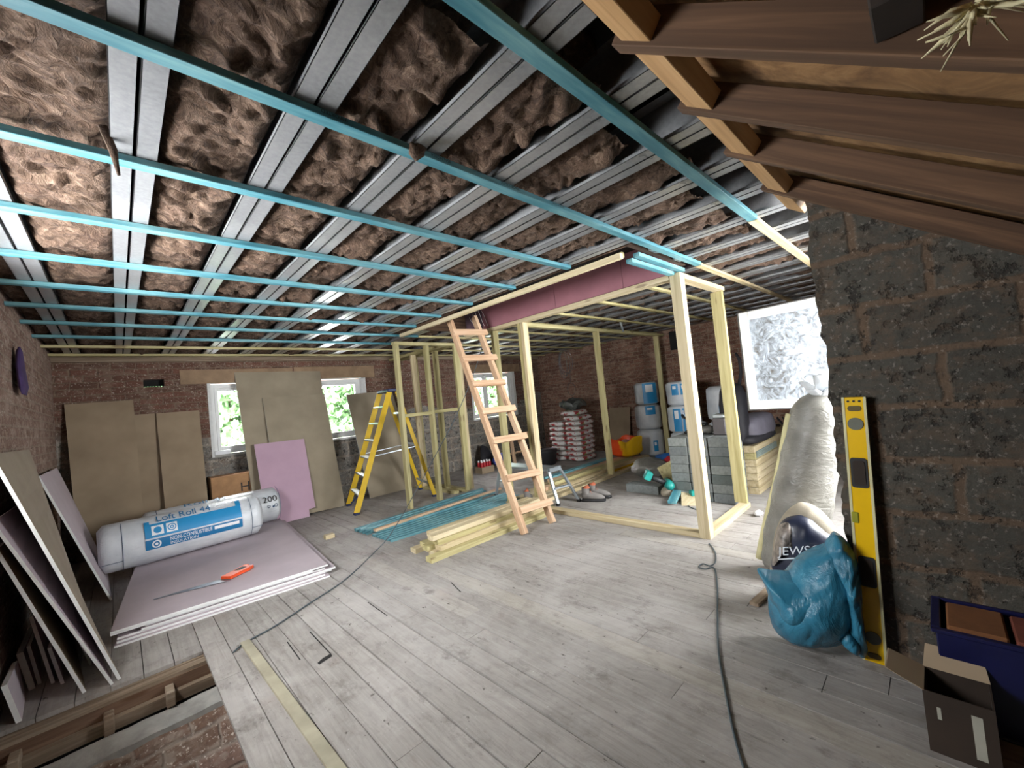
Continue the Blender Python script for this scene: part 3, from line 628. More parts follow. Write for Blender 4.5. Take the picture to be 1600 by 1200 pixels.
# yellow stepladder
yl = thing('stepladder', (2.85, 5.8, 0), 'yellow fibreglass stepladder with aluminium treads and dark blue top cap', 'stepladder')
FA, FB = Vector((2.42, 6.24, 0)), Vector((2.25, 5.56, 0)); RA_, RB_ = Vector((3.56, 6.08, 0)), Vector((3.37, 5.37, 0))
TA, TB = Vector((2.96, 6.02, 1.63)), Vector((2.92, 5.62, 1.63))
TA2, TB2 = TA+Vector((.10, -.03, 0)), TB+Vector((.10, -.03, 0))
for a, b in ((FA, TA), (FB, TB)): timber('front_rail', a+Vector((0, 0, .02)), b, 0.028, 0.075, M_yel, parent=yl, up=(0.83, -0.28, 0))
for a, b in ((RA_, TA2), (RB_, TB2)): timber('rear_rail', a+Vector((0, 0, .02)), b, 0.025, 0.055, M_yel, parent=yl, up=(0.83, -0.28, 0))
for k in range(6):
    f_ = (k+1)*0.145; a = FA.lerp(TA, f_); b = FB.lerp(TB, f_); m = MB(); m.bar(a.lerp(b, .03), b.lerp(a, .03), 0.085, 0.022); obj('tread', m, M_alu, yl, bevel=.003)
m = MB(); m.bar((TA+TA2)/2+Vector((0.01, .03, .02)), (TB+TB2)/2+Vector((.0, -.03, .02)), 0.19, 0.05); obj('top_cap', m, M_navy, yl, bevel=.012)
for a, b in ((FA.lerp(TA, .45), RA_.lerp(TA2, .48)), (FB.lerp(TB, .45), RB_.lerp(TB2, .48))): m = MB(); m.bar(a, b, .02, .012); obj('spreader', m, M_alu, yl)
for f_ in (.12, .5, .8): m = MB(); m.bar(RA_.lerp(TA2, f_), RB_.lerp(TB2, f_), .02, .03); obj('rear_brace', m, M_alu, yl)
for q in (FA, FB, RA_, RB_): m = MB(); m.box(q+Vector((-.035, -.03, 0)), q+Vector((.035, .03, .03))); obj('foot', m, M_navy, yl, bevel=.006)
m = MB(); m.bar(FA.lerp(TA, .02)+Vector((.02, 0, 0)), FA.lerp(TA, .16)+Vector((.12, -.02, -.1)), .05, .02); m2 = obj('foot_brace', m, M_navy, yl)
m = MB(); text_on(m, 'LADDER', .03, FB.lerp(TB, .72)+Vector((-.002, -.02, 0)), (0.35, .03, .93), (-.93, .0, .35))
# work platform
wp = thing('work_platform', (3.9, 3.85, 0), 'low aluminium work platform with a step at its near end, below the ladder', 'work platform')
m = MB(); m.box((3.79, 3.44, .40), (4.03, 4.34, .43)); obj('deck', m, M_alu, wp, bevel=.004)
m = MB(); m.box((3.80, 3.40, .385), (4.02, 3.46, .44)); obj('deck_end', m, M_alu, wp, bevel=.004)
for a, b in (((3.80, 3.42, .39), (3.775, 3.30, .0)), ((4.02, 3.42, .39), (4.04, 3.19, .0)), ((3.80, 4.33, .39), (3.785, 4.44, .0)), ((4.02, 4.33, .39), (4.04, 4.44, 0))):
    m = MB(); m.bar(Vector(b)+Vector((0, 0, .02)), a, .035, .025); obj('leg', m, M_alu, wp)
    m = MB(); b = Vector(b); m.box(b+Vector((-.02, -.02, 0)), b+Vector((.02, .02, .03))); obj('rubber_foot', m, M_blk, wp)
m = MB(); m.bar((3.785, 3.35, .2), (4.03, 3.30, .2), .05, .02); obj('step', m, M_alu, wp)
m = MB(); m.bar((3.785, 4.40, .2), (4.03, 4.40, .2), .02, .02); obj('brace', m, M_alu, wp)
# ================================================================== TIMBER PILES ON THE FLOOR
CG = 'pale sawn timbers in the pile beside the ladder'
rows = [(0.0, 3.20, 1.885, 3.40, 'front piece on the floor'), (0.0, 3.32, 1.99, 3.45, 'second on the floor'), (0.0, 3.43, 2.02, 3.46, 'third on the floor'), (0.0, 3.54, 1.93, 3.46, 'rear piece on the floor'),
        (.046, 3.27, 2.03, 3.44, 'front piece of the second layer'), (.046, 3.375, 1.96, 3.42, 'middle piece of the second layer'), (.046, 3.48, 2.0, 3.46, 'rear piece of the second layer'),
        (.092, 3.30, 2.03, 3.43, 'front piece of the third layer'), (.092, 3.41, 2.06, 3.46, 'rear piece of the third layer'), (.138, 3.315, 1.99, 3.44, 'long front one on top'), (.138, 3.425, 2.05, 3.40, 'rear one on top')]
for z, y, xa, xb, lb in rows: timber('sawn_timber', (xa, y, z+.0226), (xb, y-.02, z+.0226), .095, .045, M_cls if random.random() > .3 else M_cls2, 'pale timber by the ladder, '+lb, 'timber', CG)
BGp = 'blue stained battens in the floor pile'
for k in range(11):
    t_ = k/10; a = P(556+54*t_, 829+16*t_, z=.013); zz = .013
    b = P(792+48*t_, 753+19*t_, z=.013)
    if k in (4,): continue
    timber('roof_batten', (a.x, a.y, zz), (min(b.x, 3.9) if True else 0, b.y, zz), .05, .025, M_blue, 'blue batten lying on the floor, %s of its row from the back' % ORD[k if k < 4 else k-1], 'batten', BGp)
for k in range(5):
    t_ = (k+.5)/10; a = P(556+54*t_, 829+16*t_, z=.013); b = P(792+48*t_, 753+19*t_, z=.013)
    timber('roof_batten', (a.x+.02*k-.03, a.y-.01, .0385+.0005), (min(b.x, 3.9)-.1*k, b.y-.01, .0385+.0005), .048, .025, M_blue, 'bright blue batten on top of the floor pile, %s from the back' % ORD[k], 'batten', 'blue battens on the second layer')
a = P(584, 829, z=.06); b = P(800, 757, z=.06)
timber('roof_batten', (a.x, a.y-.02, .065), (3.95, b.y-.03, .065), .05, .025, M_pink, 'single pale orange timber lying on the pile of blue battens', 'timber')
m = MB(); c = P(515, 841, z=0); m.box((c.x-.05, c.y-.03, 0), (c.x+.05, c.y+.04, .045)); obj('timber_offcut', m, M_cls, bevel=.002, **L('small pale timber offcut alone on the floor between boards and blue battens', 'offcut'))
# floor batten beside the stair opening
timber('edge_board', (0.505, 3.13, .009), (0.555, 1.0, .009), .05, .018, plain('pale_strip_wood', 'A39D88', .85, var=.15, scale=5), 'flat pale board lying along the right side of the stair opening', 'board')
# ================================================================== PLASTERBOARD
def sheet(m, c0, ux, uy, a, b, z, th=.0125):
    q = [Vector(c0)+ux*a[0]+uy*b[0], Vector(c0)+ux*a[1]+uy*b[0], Vector(c0)+ux*a[1]+uy*b[1], Vector(c0)+ux*a[0]+uy*b[1]]
    m.hexa([(p.x, p.y, z) for p in q]+[(p.x, p.y, z+th) for p in q], mis=[0, 0, 1, 1, 1, 1])
o0 = P(172, 990, z=.085); o1 = P(512, 883, z=.085); ux = Vector((o1.x-o0.x, o1.y-o0.y, 0)).normalized(); uy = Vector((-ux.y, ux.x, 0)); o0.z = 0
W_ = (Vector((o1.x, o1.y, 0))-o0).length
for k, (a, b, v) in enumerate([(.02, W_+.0, -.05), (.03, W_-.03, -.02), (.03, W_+.03, .01), (.15, W_+.06, .0), (.17, W_-.02, .02), (.0, W_-.12, .0), (.0, W_, 0)]):
    m = MB(); sheet(m, o0, ux, uy, (a, b), (v, 2.38+v), k*.0133)
    obj('plasterboard_sheet', m, [M_pbf, M_pbe], **L('pink plasterboard sheet in the flat stack, %s' % ['at the very bottom', 'second from the bottom', 'third from the bottom', 'fourth from the bottom', 'third from the top', 'second from the top', 'topmost with the saw on it'][k], 'plasterboard', 'plasterboard sheets stacked flat on the floor'))
ZS = 6*.0133+.0125
# sheets leaning on the left wall
LG = 'plasterboard sheets leaning on the left wall'
def left_sheet(bp, tp, ln, dx, label, full=True, mats=None, sag=0, th=.015, drop=0.0):
    b = P(*bp, z=0); q = P(*tp, Y=b.y); d = (q-b).normalized()
    if full: q = b+d*((XL+.012+th-b.x)/d.x)
    if q.x < XL+.01+th: q = b+d*((XL+.012+th-b.x)/d.x)
    nn = Vector((d.z, 0, -d.x)); far = Vector((dx, ln, 0)); m = MB(); n_ = 10; lastr = None
    vs = []
    for i in range(n_+1):
        t_ = i/n_; c = b.lerp(q, t_)-nn*sag*math.sin(PI*t_)
        fy = far*(1.0); fdx = Vector((far.x*(1-t_), far.y, -drop*t_))
        vs += [c, c+nn*th, c+fdx+nn*th, c+fdx]
    base = len(m.v); m.v += [tuple(v) for v in vs]; m.t += [.5]*len(vs)
    for i in range(n_):
        o_ = base+i*4
        for (u, v), mi in (((0, 1), 1), ((1, 2), 0), ((2, 3), 1), ((3, 0), 2)): m.f.append([o_+u, o_+v, o_+4+v, o_+4+u]); m.m.append(mi)
    m.f.append([base, base+3, base+2, base+1]); m.m.append(1); e = base+n_*4; m.f.append([e, e+1, e+2, e+3]); m.m.append(1)
    mn = min(v[2] for v in m.v); m.v = [(v[0], v[1], v[2]-mn) for v in m.v]
    obj('plasterboard_sheet', m, mats or [M_pbf, M_pbe, M_pbb], **L(label, 'plasterboard', LG))
left_sheet((184, 1063), (67, 860), 1.2, -.16, 'tan backed plasterboard sheet leaning on the left wall, outermost of the tall ones', mats=[M_pbb, M_pbe, M_pbf])
left_sheet((173, 1071), (16, 860), 1.2, -.15, 'plasterboard sheet leaning on the left wall, directly behind the tan backed one', th=.013)
left_sheet((140, 1040), (25, 876), .9, -.1, 'sagging plasterboard sheet leaning on the left wall, curved in the middle', sag=-.03, th=.01)
left_sheet((129, 1084), (0, 876), 1.0, -.1, 'dark faced plasterboard sheet leaning on the left wall with a bright white edge', mats=[M_pbd, M_pbe, M_pbf])
left_sheet((95, 1070), (74, 1014), .4, -.05, 'small low plasterboard offcut leaning right of the other offcuts by the left wall', full=False)
left_sheet((80, 1069), (45, 965), .5, -.05, 'plasterboard offcut leaning at the left wall with a long thin white edge', full=False)
left_sheet((59, 1070), (41, 1011), .4, -.04, 'plasterboard offcut with a broken pink edge between its neighbours at the left wall', full=False)
left_sheet((45, 1080), (10, 981), .45, -.05, 'thick double plasterboard offcut with bright edge near the lower left corner', full=False, th=.026)
left_sheet((25, 1131), (1, 1074), .30, -.02, 'smallest plasterboard offcut in the lower left corner beside the stair opening', full=False, th=.02)
left_sheet((172, 939), (55, 741), 1.3, -.05, 'pinkish plasterboard sheet leaning further back, next to the insulation rolls', full=True)
# boards leaning on the back wall
def lean(name, label, px, zt, leanv, mats, grp=None, dy=0.0, th=.0125, cat='plasterboard', notch=None):
    y1 = YB-.018-dy; pt = (0, y1, zt); n_ = Vector((0, zt, -leanv)).normalized()
    pts = [PP(x, y, pt, n_) for x, y in px]
    for p_ in pts:
        if p_.z < .03: s_ = p_.z/zt; p_.y -= leanv*s_; p_.z = 0.0
    m = MB(); m.prism(pts, n_*th, 0, 1)
    mn = min(v[2] for v in m.v); m.v = [(v[0], v[1], v[2]-mn) for v in m.v] if abs(mn) < .03 else m.v
    return obj(name, m, mats, **L(label, cat, grp))
TAN = [M_pbd, M_pbe]
lean('cardboard_sheet', 'large brown cardboard sheet standing in the left corner of the back wall', [(100, 632), (208, 625), (228, 850), (122, 860)], 1.79, .35, [M_card, M_cardd], cat='cardboard', th=.02, dy=.012)
lean('cardboard_sheet', 'narrow brown cardboard sheet standing between two wider ones at the back wall', [(209, 648), (245, 646), (262, 840), (226, 848)], 1.62, .33, [M_card, M_cardd], cat='cardboard', dy=.002)
lean('cardboard_sheet', 'brown cardboard sheet standing just left of the left window', [(244, 646), (311, 641), (330, 830), (262, 836)], 1.6, .40, [M_card, M_cardd], cat='cardboard', dy=.035, th=.02)
BB = 'tan backed boards leaning on the back wall'
lean('plasterboard_sheet', 'tallest tan plasterboard sheet leaning between the two left windows', [(366, 582), (500, 580), (529, 800), (402, 822)], 2.09, .45, [M_pbd, M_pbe], BB, th=.0125)
lean('plasterboard_sheet', 'tan plasterboard sheet with a vertical cut line leaning left of the stepladder', [(410, 622), (507, 616), (541, 798), (440, 812)], 1.72, .45, [M_pbd, M_pbe], BB, dy=.10)
lean('plasterboard_sheet', 'bright pink plasterboard offcut leaning in front of the tan sheets', [(397, 695), (475, 686), (493, 793), (483, 796), (485, 812), (418, 828)], 1.07, .35, [M_pbk, M_pbe], dy=.30)
lean('plasterboard_sheet', 'tan plasterboard sheet leaning behind the yellow stepladder', [(541, 617), (612, 610), (660, 768), (580, 786)], 1.68, .46, [M_pbd, M_pbe], BB, dy=.02)
# cardboard box H
c = P(330, 775, Y=6.62); c2 = P(390, 758, Y=6.62); m = MB(); bz_ = max(.0, 0)
m.box((c.x, 6.56, 0), (c2.x+.04, 6.82, P(360, 742, Y=6.6).z)); bx_ = obj('cardboard_box', m, [plain('light_cardboard', 'B08760', .85)], bevel=.004, **L('light brown cardboard box marked with a black H under the left window', 'box'))
m = MB(); hh = P(378, 765, Y=6.558); text_on(m, 'H', .17, (hh.x-.02, 6.558, hh.z-.02), (1, 0, 0), (0, 0, 1)); o_ = obj('printed_letter', m, M_black, bx_, label='black printed letter H')
m = MB(); hh = P(349, 714, Y=YB-.02); m.box((hh.x-.09, YB-.03, .986), (hh.x+.09, YB+.06, 1.04)); obj('sealant_box', m, M_white, bevel=.003, **L('small white and blue box on the left window ledge', 'box'))
# air brick in the back wall
m = MB(); m.box((.26, YB+.12, 1.955), (.46, YB+.14, 2.05)); 
ab = thing('air_vent', (.36, YB+.12, 1.955), 'small dark air vent hole high on the back wall left of the windows', 'vent')
m = MB(); m.box((.255, YB+.1, 1.97), (.465, YB+.12, 2.06)); m.box((.255, YB+.1, 1.95), (.465, YB+.12, 1.962))
for k in range(8): m.box((.255+k*.027, YB+.1, 1.96), (.255+k*.027+.019, YB+.12, 1.972))
obj('grille', m, M_dark, ab)
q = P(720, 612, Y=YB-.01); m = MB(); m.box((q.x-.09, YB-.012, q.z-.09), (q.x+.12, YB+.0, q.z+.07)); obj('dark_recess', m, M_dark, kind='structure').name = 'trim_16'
m = MB(); m.box((XR-.012, 3.28, 1.95), (XR, 3.43, 2.30)); obj('trim_17', m, M_dark, kind='structure')
# ================================================================== INSULATION ROLLS
def roll(name, a, b, r, label, group, mat, seg=48, n_=30, sq=1.0, wob=.008, endr=.05):
    a = Vector(a); b = Vector(b); L_ = (b-a).length; pts = []; rad = []
    pts.append(a); rad.append(.001)
    for i in range(n_+1):
        t_ = i/n_; e = min(t_, 1-t_)*L_; k = 1 if e > endr else math.sqrt(max(0, 1-((endr-e)/endr)**2)); rr_ = (r-endr)+endr*k
        pts.append(a.lerp(b, t_)); rad.append((rr_, rr_*sq))
    pts.append(b); rad.append(.001)
    pts[0] = a+(b-a)*.012; pts[-1] = b-(b-a)*.012
    m = MB(); sd = random.random()*30
    def fn(v, q, i, k):
        if q.length < .01: return v
        return v+q.normalized()*(wob*noise.noise(Vector((v.x*3+sd, v.y*3, v.z*3)))+wob*.5*noise.noise(Vector((v.x*14, v.y*14+sd, v.z*14))))
    m.loft(pts, rad, seg, fn=fn)
    return obj(name, m, mat, smooth=True, **L(label, 'insulation roll', group))
def wrapfn(a, b, r, front, eps=.003):
    a = Vector(a); b = Vector(b); d = (b-a).normalized(); fr_ = Vector(front); fr_ = (fr_-d*fr_.dot(d)).normalized(); u = d.cross(fr_).normalized()
    if d.x > 0.2 or abs(d.x) > abs(d.z): u = -u if u.z < 0 else u
    def fn(s, t_, e=0):
        an = t_/r; return a+d*s+(fr_*math.cos(an)+u*math.sin(an))*(r+eps+e)
    return fn
def patch(parent, name, fn, s0, s1, t0, t1, mat, e=0):
    m = MB(); m.grid(lambda u, v: fn(s0+(s1-s0)*u, t0+(t1-t0)*v, e), 8, 10); return obj(name, m, mat, parent, smooth=True)
# the two loft rolls lying on the flat stack
RG = 'insulation rolls lying on the plasterboard stack'
r1 = .215; A1 = P(178, 893, z=ZS); B1 = P(403, 822, z=ZS)
A1 = Vector((-.10, 5.28, ZS+r1+.006)); B1 = Vector((1.23, 5.50, ZS+r1+.006))
r1 = .222; A1 = Vector((-.19, 5.55, ZS+r1+.008)); B1 = Vector((1.13, 5.60, ZS+r1+.008))
o1_ = roll('insulation_roll', A1, B1, r1, 'wrapped insulation roll lettered Loft Roll 44 lying across the plasterboard stack', RG, M_wrapw, wob=.007)
f1_ = wrapfn(A1, B1, r1, (0.1, -1, .05), .008)
patch(o1_, 'blue_label_band', f1_, .32, 1.11, .03, .165, M_lblue)
patch(o1_, 'blue_label_bar', f1_, 1.07, 1.115, .16, .24, M_lblue)
patch(o1_, 'blue_label_bar', f1_, .32, .36, .16, .20, M_lblue)
patch(o1_, 'blue_lower_band', f1_, .32, 1.11, -.075, .015, M_lblue2)
patch(o1_, 'white_logo_square', f1_, .37, .46, .05, .14, M_white, .002); patch(o1_, 'white_logo_square', f1_, .48, .565, .05, .14, M_white, .002)
patch(o1_, 'white_caption_panel', f1_, .86, 1.08, -.03, .0, M_white, .002)
m = MB(); text_wrap(m, 'Loft Roll 44', .115, lambda u, v: f1_(u, v, .004), .41, .178, width=.44); obj('printed_title', m, M_lblue2, o1_, label='blue lettering Loft Roll 44')
m = MB(); text_wrap(m, 'NON-COMBUSTIBLE', .05, lambda u, v: f1_(u, v, .004), .50, -.03, width=.34); text_wrap(m, 'INSULATION', .038, lambda u, v: f1_(u, v, .004), .50, -.066, width=.22); obj('printed_caption', m, M_white, o1_, label='white lettering NON-COMBUSTIBLE INSULATION')
def ring(fn, uc, vc, r, w_, mb, n_=24, e=.004):
    vs = []; fs = []
    for i in range(n_):
        a = 2*PI*i/n_
        vs += [fn(uc+r*math.cos(a), vc+r*math.sin(a), e), fn(uc+(r-w_)*math.cos(a), vc+(r-w_)*math.sin(a), e)]
    for i in range(n_): j = (i+1) % n_; fs.append([2*i, 2*j, 2*j+1, 2*i+1])
    mb.add(vs, fs)
m = MB(); ring(f1_, .523, .095, .034, .008, m); ring(f1_, .523, .095, .016, .008, m); ring(f1_, .415, .095, .03, .03, m); obj('logo_symbol', m, M_lblue, o1_)
m = MB(); ring(f1_, .40, -.03, .035, .012, m); ring(f1_, .40, -.03, .012, .012, m); obj('logo_symbol', m, M_white, o1_)
for s in (.16, 1.20):
    m = MB(); m.grid(lambda u, v: f1_(s+.005*u, -.33+.6*v, .001), 1, 24); obj('printed_line', m, M_ink, o1_)
for s0, s1 in ((.02, .16), (1.2, 1.3)):
    m = MB(); m.grid(lambda u, v: f1_(s0+(s1-s0)*u, -.12+.006*v, .001), 6, 1); obj('printed_line', m, M_ink, o1_)
m = MB(); rr = random.Random(2)
for q in range(4):
    t0 = -.1+.07*q+.02; s0 = .1+.25*q; vs = []
    m.grid(lambda u, v: f1_(s0+.5*u, t0+.02*u+.004*v+.006*noise.noise(Vector((u*7, q, 0))), .0025), 14, 1)
r2 = .21; A2 = Vector((.13, 6.03, ZS+r2+.008)); B2 = Vector((1.44, 6.08, ZS+r2+.008))
o2_ = roll('insulation_roll', A2, B2, r2, 'wrapped insulation roll marked 200 lying behind the Loft Roll 44 one', RG, M_wrapw, wob=.007)
f2_ = wrapfn(A2, B2, r2, (0.1, -1, .05), .008)
m = MB(); text_wrap(m, '200', .10, lambda u, v: f2_(u, v, .004), 1.10, .05, width=.16); obj('printed_number', m, M_black, o2_, label='black printed number 200')
m = MB(); text_wrap(m, 'Roll 44', .10, lambda u, v: f2_(u, v, .004), .35, .225, width=.42); obj('printed_title', m, M_lblue2, o2_)
for s in (.12, 1.29): m = MB(); m.grid(lambda u, v: f2_(s+.005*u, -.3+.6*v, .001), 1, 24); obj('printed_line', m, M_ink, o2_)
m = MB(); ring(f2_, 1.24, 0, .02, .006, m); ring(f2_, 1.16, 0, .018, .006, m); ring(f2_, 1.21, -.01, .012, .012, m); obj('logo_symbol', m, M_ink, o2_)
# the saw on the stack
sw = thing('hand_saw', P(370, 897, z=ZS+.004), 'hand saw with orange handle lying on the flat plasterboard stack', 'saw')
a = P(240, 936, z=ZS+.004); h0 = P(353, 903, z=ZS+.004); h1 = P(356, 912, z=ZS+.004)
d = (h0-a).normalized(); sd_ = Vector((d.y, -d.x, 0)); a2 = h0+d*.02
m = MB(); m.prism([a, a+sd_*.018, h0+sd_*.10, h0+d*.03+sd_*.09, h0+d*.03, h0-sd_*.005], Vector((0, 0, .0018))); obj('blade', m, M_saw, sw)
hb = h0+sd_*.05; e_ = P(391, 886, z=ZS+.004)
u_ = (e_-hb).normalized(); v_ = Vector((u_.y, -u_.x, 0))
Lh = (e_-hb).length
pts = [hb-v_*.055, hb+u_*Lh*.35-v_*.052, hb+u_*Lh*.62-v_*.05, hb+u_*Lh-v_*.06, hb+u_*(Lh+.01)-v_*.02, hb+u_*Lh*.9+v_*.0, hb+u_*(Lh*.95)+v_*.05, hb+u_*Lh*.72+v_*.065, hb+u_*Lh*.3+v_*.05, hb+v_*.045]
m = MB(); m.prism([p_+Vector((0, 0, .001)) for p_ in pts], Vector((0, 0, .026))); obj('handle', m, M_orange, sw, bevel=.004)
pts2 = [hb+u_*Lh*.45-v_*.028, hb+u_*Lh*.78-v_*.03, hb+u_*Lh*.76+v_*.02, hb+u_*Lh*.5+v_*.02]
m = MB(); m.prism([p_+Vector((0, 0, .0275)) for p_ in pts2], Vector((0, 0, .0015))); obj('grip_hole', m, M_black, sw)
# ================================================================== RIGHT FAR CORNER
VG = 'insulation rolls stacked against the right wall'
def vroll(c, r, z0, h, label, face, rects, txt=None):
    a = Vector((c[0], c[1], z0)); b = Vector((c[0], c[1], z0+h)); o = roll('insulation_roll', a, b, r, label, VG, M_wrapw, seg=32, n_=14, wob=.012, endr=.06)
    fn = wrapfn(a, b, r, face, .012)
    for (z0_, z1_, t0, t1) in rects: patch(o, 'blue_label', fn, z0_, z1_, t0, t1, M_lblue)
    for (z0_, z1_, t0, t1) in rects[:2]: patch(o, 'white_logo', fn, z0_+(z1_-z0_)*.55, z1_-.03, t0+(t1-t0)*.2, t1-(t1-t0)*.3, M_white, .003)
fc = (-1, -.75, 0)
R0 = (6.85, 2.98); vr = .26
vroll(R0, vr, 0, .50, 'dusty wrapped insulation roll on the floor, bottom of the front stack of rolls', fc, [(.22, .4, .02, .14)])
vroll(R0, vr, .505, .44, 'wrapped insulation roll with tall blue label, middle of the front stack of rolls', fc, [(.03, .40, -.24, -.11), (.03, .40, -.09, -.06), (.24, .30, .02, .14)])
vroll((6.83, 2.97), vr-.01, .95, .40, 'wrapped insulation roll with blue logos, top of the front stack of rolls', fc, [(.18, .36, -.22, -.11), (.18, .36, -.08, .02)])
R3 = (7.05, 3.93+.0)
R3 = (7.22, 3.90)
vroll((7.33, 3.89), .24, 0, .5, 'grey wrapped insulation roll on the floor, bottom of the rear stack of rolls', fc, [(.1, .3, .0, .08)])
vroll((7.33, 3.89), .24, .505, .46, 'grey wrapped insulation roll, middle of the rear stack of rolls', fc, [(.28, .44, -.08, .1)])
vroll((7.34, 3.88), .22, .975, .42, 'teal and white wrapped insulation roll, top of the rear stack of rolls', fc, [(.02, .4, -.1, .16)])
vroll((6.95, 2.40), .22, 0, .66, 'white wrapped insulation roll behind the end stud frame, lower one', fc, [(.3, .5, .0, .2)])
vroll((6.95, 2.40), .22, .665, .55, 'white wrapped insulation roll behind the end stud frame, upper one', fc, [(.05, .25, -.12, .2)])
# grey dense blocks
blk_g = 'grey concrete blocks in the stack by the end stud frame'
rr = random.Random(4)
for lv in range(7):
    for j in range(3):
        x0 = 4.62+rr.uniform(-.006, .006); y0 = 1.58+j*.225+rr.uniform(-.003, .003)+(.0 if lv % 2 else 0)
        m = MB(); m.box((x0, y0, lv*.1005), (x0+.44, y0+.213, lv*.1005+.0975))
        obj('concrete_block', m, M_conc, bevel=.004, **L('grey concrete block in the stack, %s course from the floor, %s' % (ORD[lv], ['nearest the frame', 'middle', 'nearest the tools'][j]), 'block', blk_g))
m = MB(); c = P(1022, 770, z=0); m.box((c.x-.08, c.y-.1, 0), (c.x+.12, c.y+.34, .10)); obj('concrete_block', m, M_conc, bevel=.004, **L('single grey concrete block lying on the floor in front of the tool heap', 'block'))
# long board pile behind
zt = 0
TG = 'long boards piled behind the end stud frame'
for lv in range(7):
    for j in range(2):
        y0 = 1.475+j*.30; x0 = 5.08+rr.uniform(0, .02); mt = M_cls if lv != 5 else M_cls2
        m = MB(); m.box((x0, y0, lv*.078+.001), (7.5+rr.uniform(-.1, 0), y0+.28, lv*.078+.074))
        obj('timber_board', m, mt, bevel=.002, **L('pale board in the long pile by the window, %s layer up, %s row' % (ORD[lv], 'front' if j == 0 else 'back'), 'board', TG))
m = MB()
for q in range(4): m.box((5.12, 1.463, .41+q*.018), (5.95, 1.4735, .41+q*.018+.014))
obj('board_wrapping', m, plain('grey_green_wrap', '8D9C98', .5), **L('grey green wrapping strips on the front of the long board pile', 'wrapping'))
m = MB(); c = P(1215, 690, Y=1.46); m.box((6.6, 1.27, 0), (7.1, 1.46, .52)); obj('storage_crate', m, plain('dull_green_crate', '56706B', .6), bevel=.01, **L('dull green crate at the far end of the long board pile', 'crate'))
zt = 7*.078
# backpack on the boards
bp = thing('backpack', (5.2, 1.55, zt), 'black and grey backpack resting on the board pile below the open window', 'backpack')
def body(c, r, fn=None, nu=28, nv=18, pw=.6):
    m = MB()
    def f_(v, n_):
        q = Vector((math.copysign(abs(n_.x)**pw, n_.x)*r[0], math.copysign(abs(n_.y)**pw, n_.y)*r[1], math.copysign(abs(n_.z)**pw, n_.z)*r[2]))
        q = Vector(c)+q+.012*noise.noise_vector(q*9)
        return fn(q) if fn else q
    m.ball(c, r, nu, nv, fn=f_); return m
bpt = P(1150, 610, Y=1.6); bpb = P(1150, 675, Y=1.6)
obj('back_panel', body((5.12, 1.66, zt+.36), (.13, .14, .36), lambda q: q+Vector(((q.z-zt)*.06, 0, 0))), M_blkc, bp, smooth=True)
obj('main_pocket', body((5.62, 1.60, zt+.17), (.46, .17, .15)), M_gryc, bp, smooth=True)
obj('base_panel', body((5.55, 1.62, zt+.06), (.50, .19, .06)), M_blkc, bp, smooth=True)
m = MB(); m.loft([(5.12, 1.56, zt+.70), (5.10, 1.52, zt+.84), (5.10, 1.52, zt+.98), (5.13, 1.56, zt+1.06)], [.02, .016, .02, .012], 8); obj('strap', m, M_blkc, bp, smooth=True)
m = MB(); m.loft([(6.0, 1.44, zt+.22), (6.15, 1.42, zt+.12), (6.25, 1.40, zt-.08), (6.32, 1.40, zt-.18), (6.42, 1.41, zt-.12), (6.40, 1.42, zt+.08), (6.3, 1.45, zt+.2)], [(.004, .02)]*7, 6); obj('strap', m, M_blkc, bp, smooth=True)
m = MB(); m.loft([(6.05, 1.6, zt+.2), (6.4, 1.6, zt+.08), (6.7, 1.6, zt+.04)], [(.03, .02)]*3, 8); obj('strap', m, M_blkc, bp, smooth=True)
# charger / radio, hose on the block stack
zb_ = .704
m = MB(); m.box((4.83, 1.66, zb_), (4.98, 1.80, zb_+.19)); o = obj('battery_pack', m, plain('charcoal_plastic', '4A4444', .5), bevel=.01, **L('dark charcoal box with pale lid standing on top of the grey block stack', 'tool box'))
m = MB(); m.box((4.835, 1.665, zb_+.19), (4.975, 1.795, zb_+.23)); obj('lid', m, plain('pale_lid', '9AA0A0', .4), o, bevel=.01)
m = MB(); pts = [Vector((4.9+.12*math.sin(t_*.5), 2.02+.13*math.cos(t_*.5), zb_+.02+.018*t_)) for t_ in range(0, 13)]; m.loft(pts, .016, 8); obj('hose', m, M_blk, smooth=True, **L('black curled hose lying on the grey block stack beside the charcoal box', 'hose'))
m = MB(); m.ball((4.85, 2.0, zb_+.025), (.06, .03, .025), 12, 8); obj('glove', m, plain('pale_green_glove', 'C9D0A8', .7), smooth=True, **L('small pale green glove on the grey block stack under the hose', 'glove'))
m = MB(); m.ball((4.98, 1.95, zb_+.05), (.1, .12, .05), 16, 10, fn=lambda v, n_: v+.03*noise.noise_vector(v*20)); o=obj('plastic_bag', m, M_wrap, smooth=True, **L('crumpled clear plastic bag on the back of the grey block stack', 'bag'))
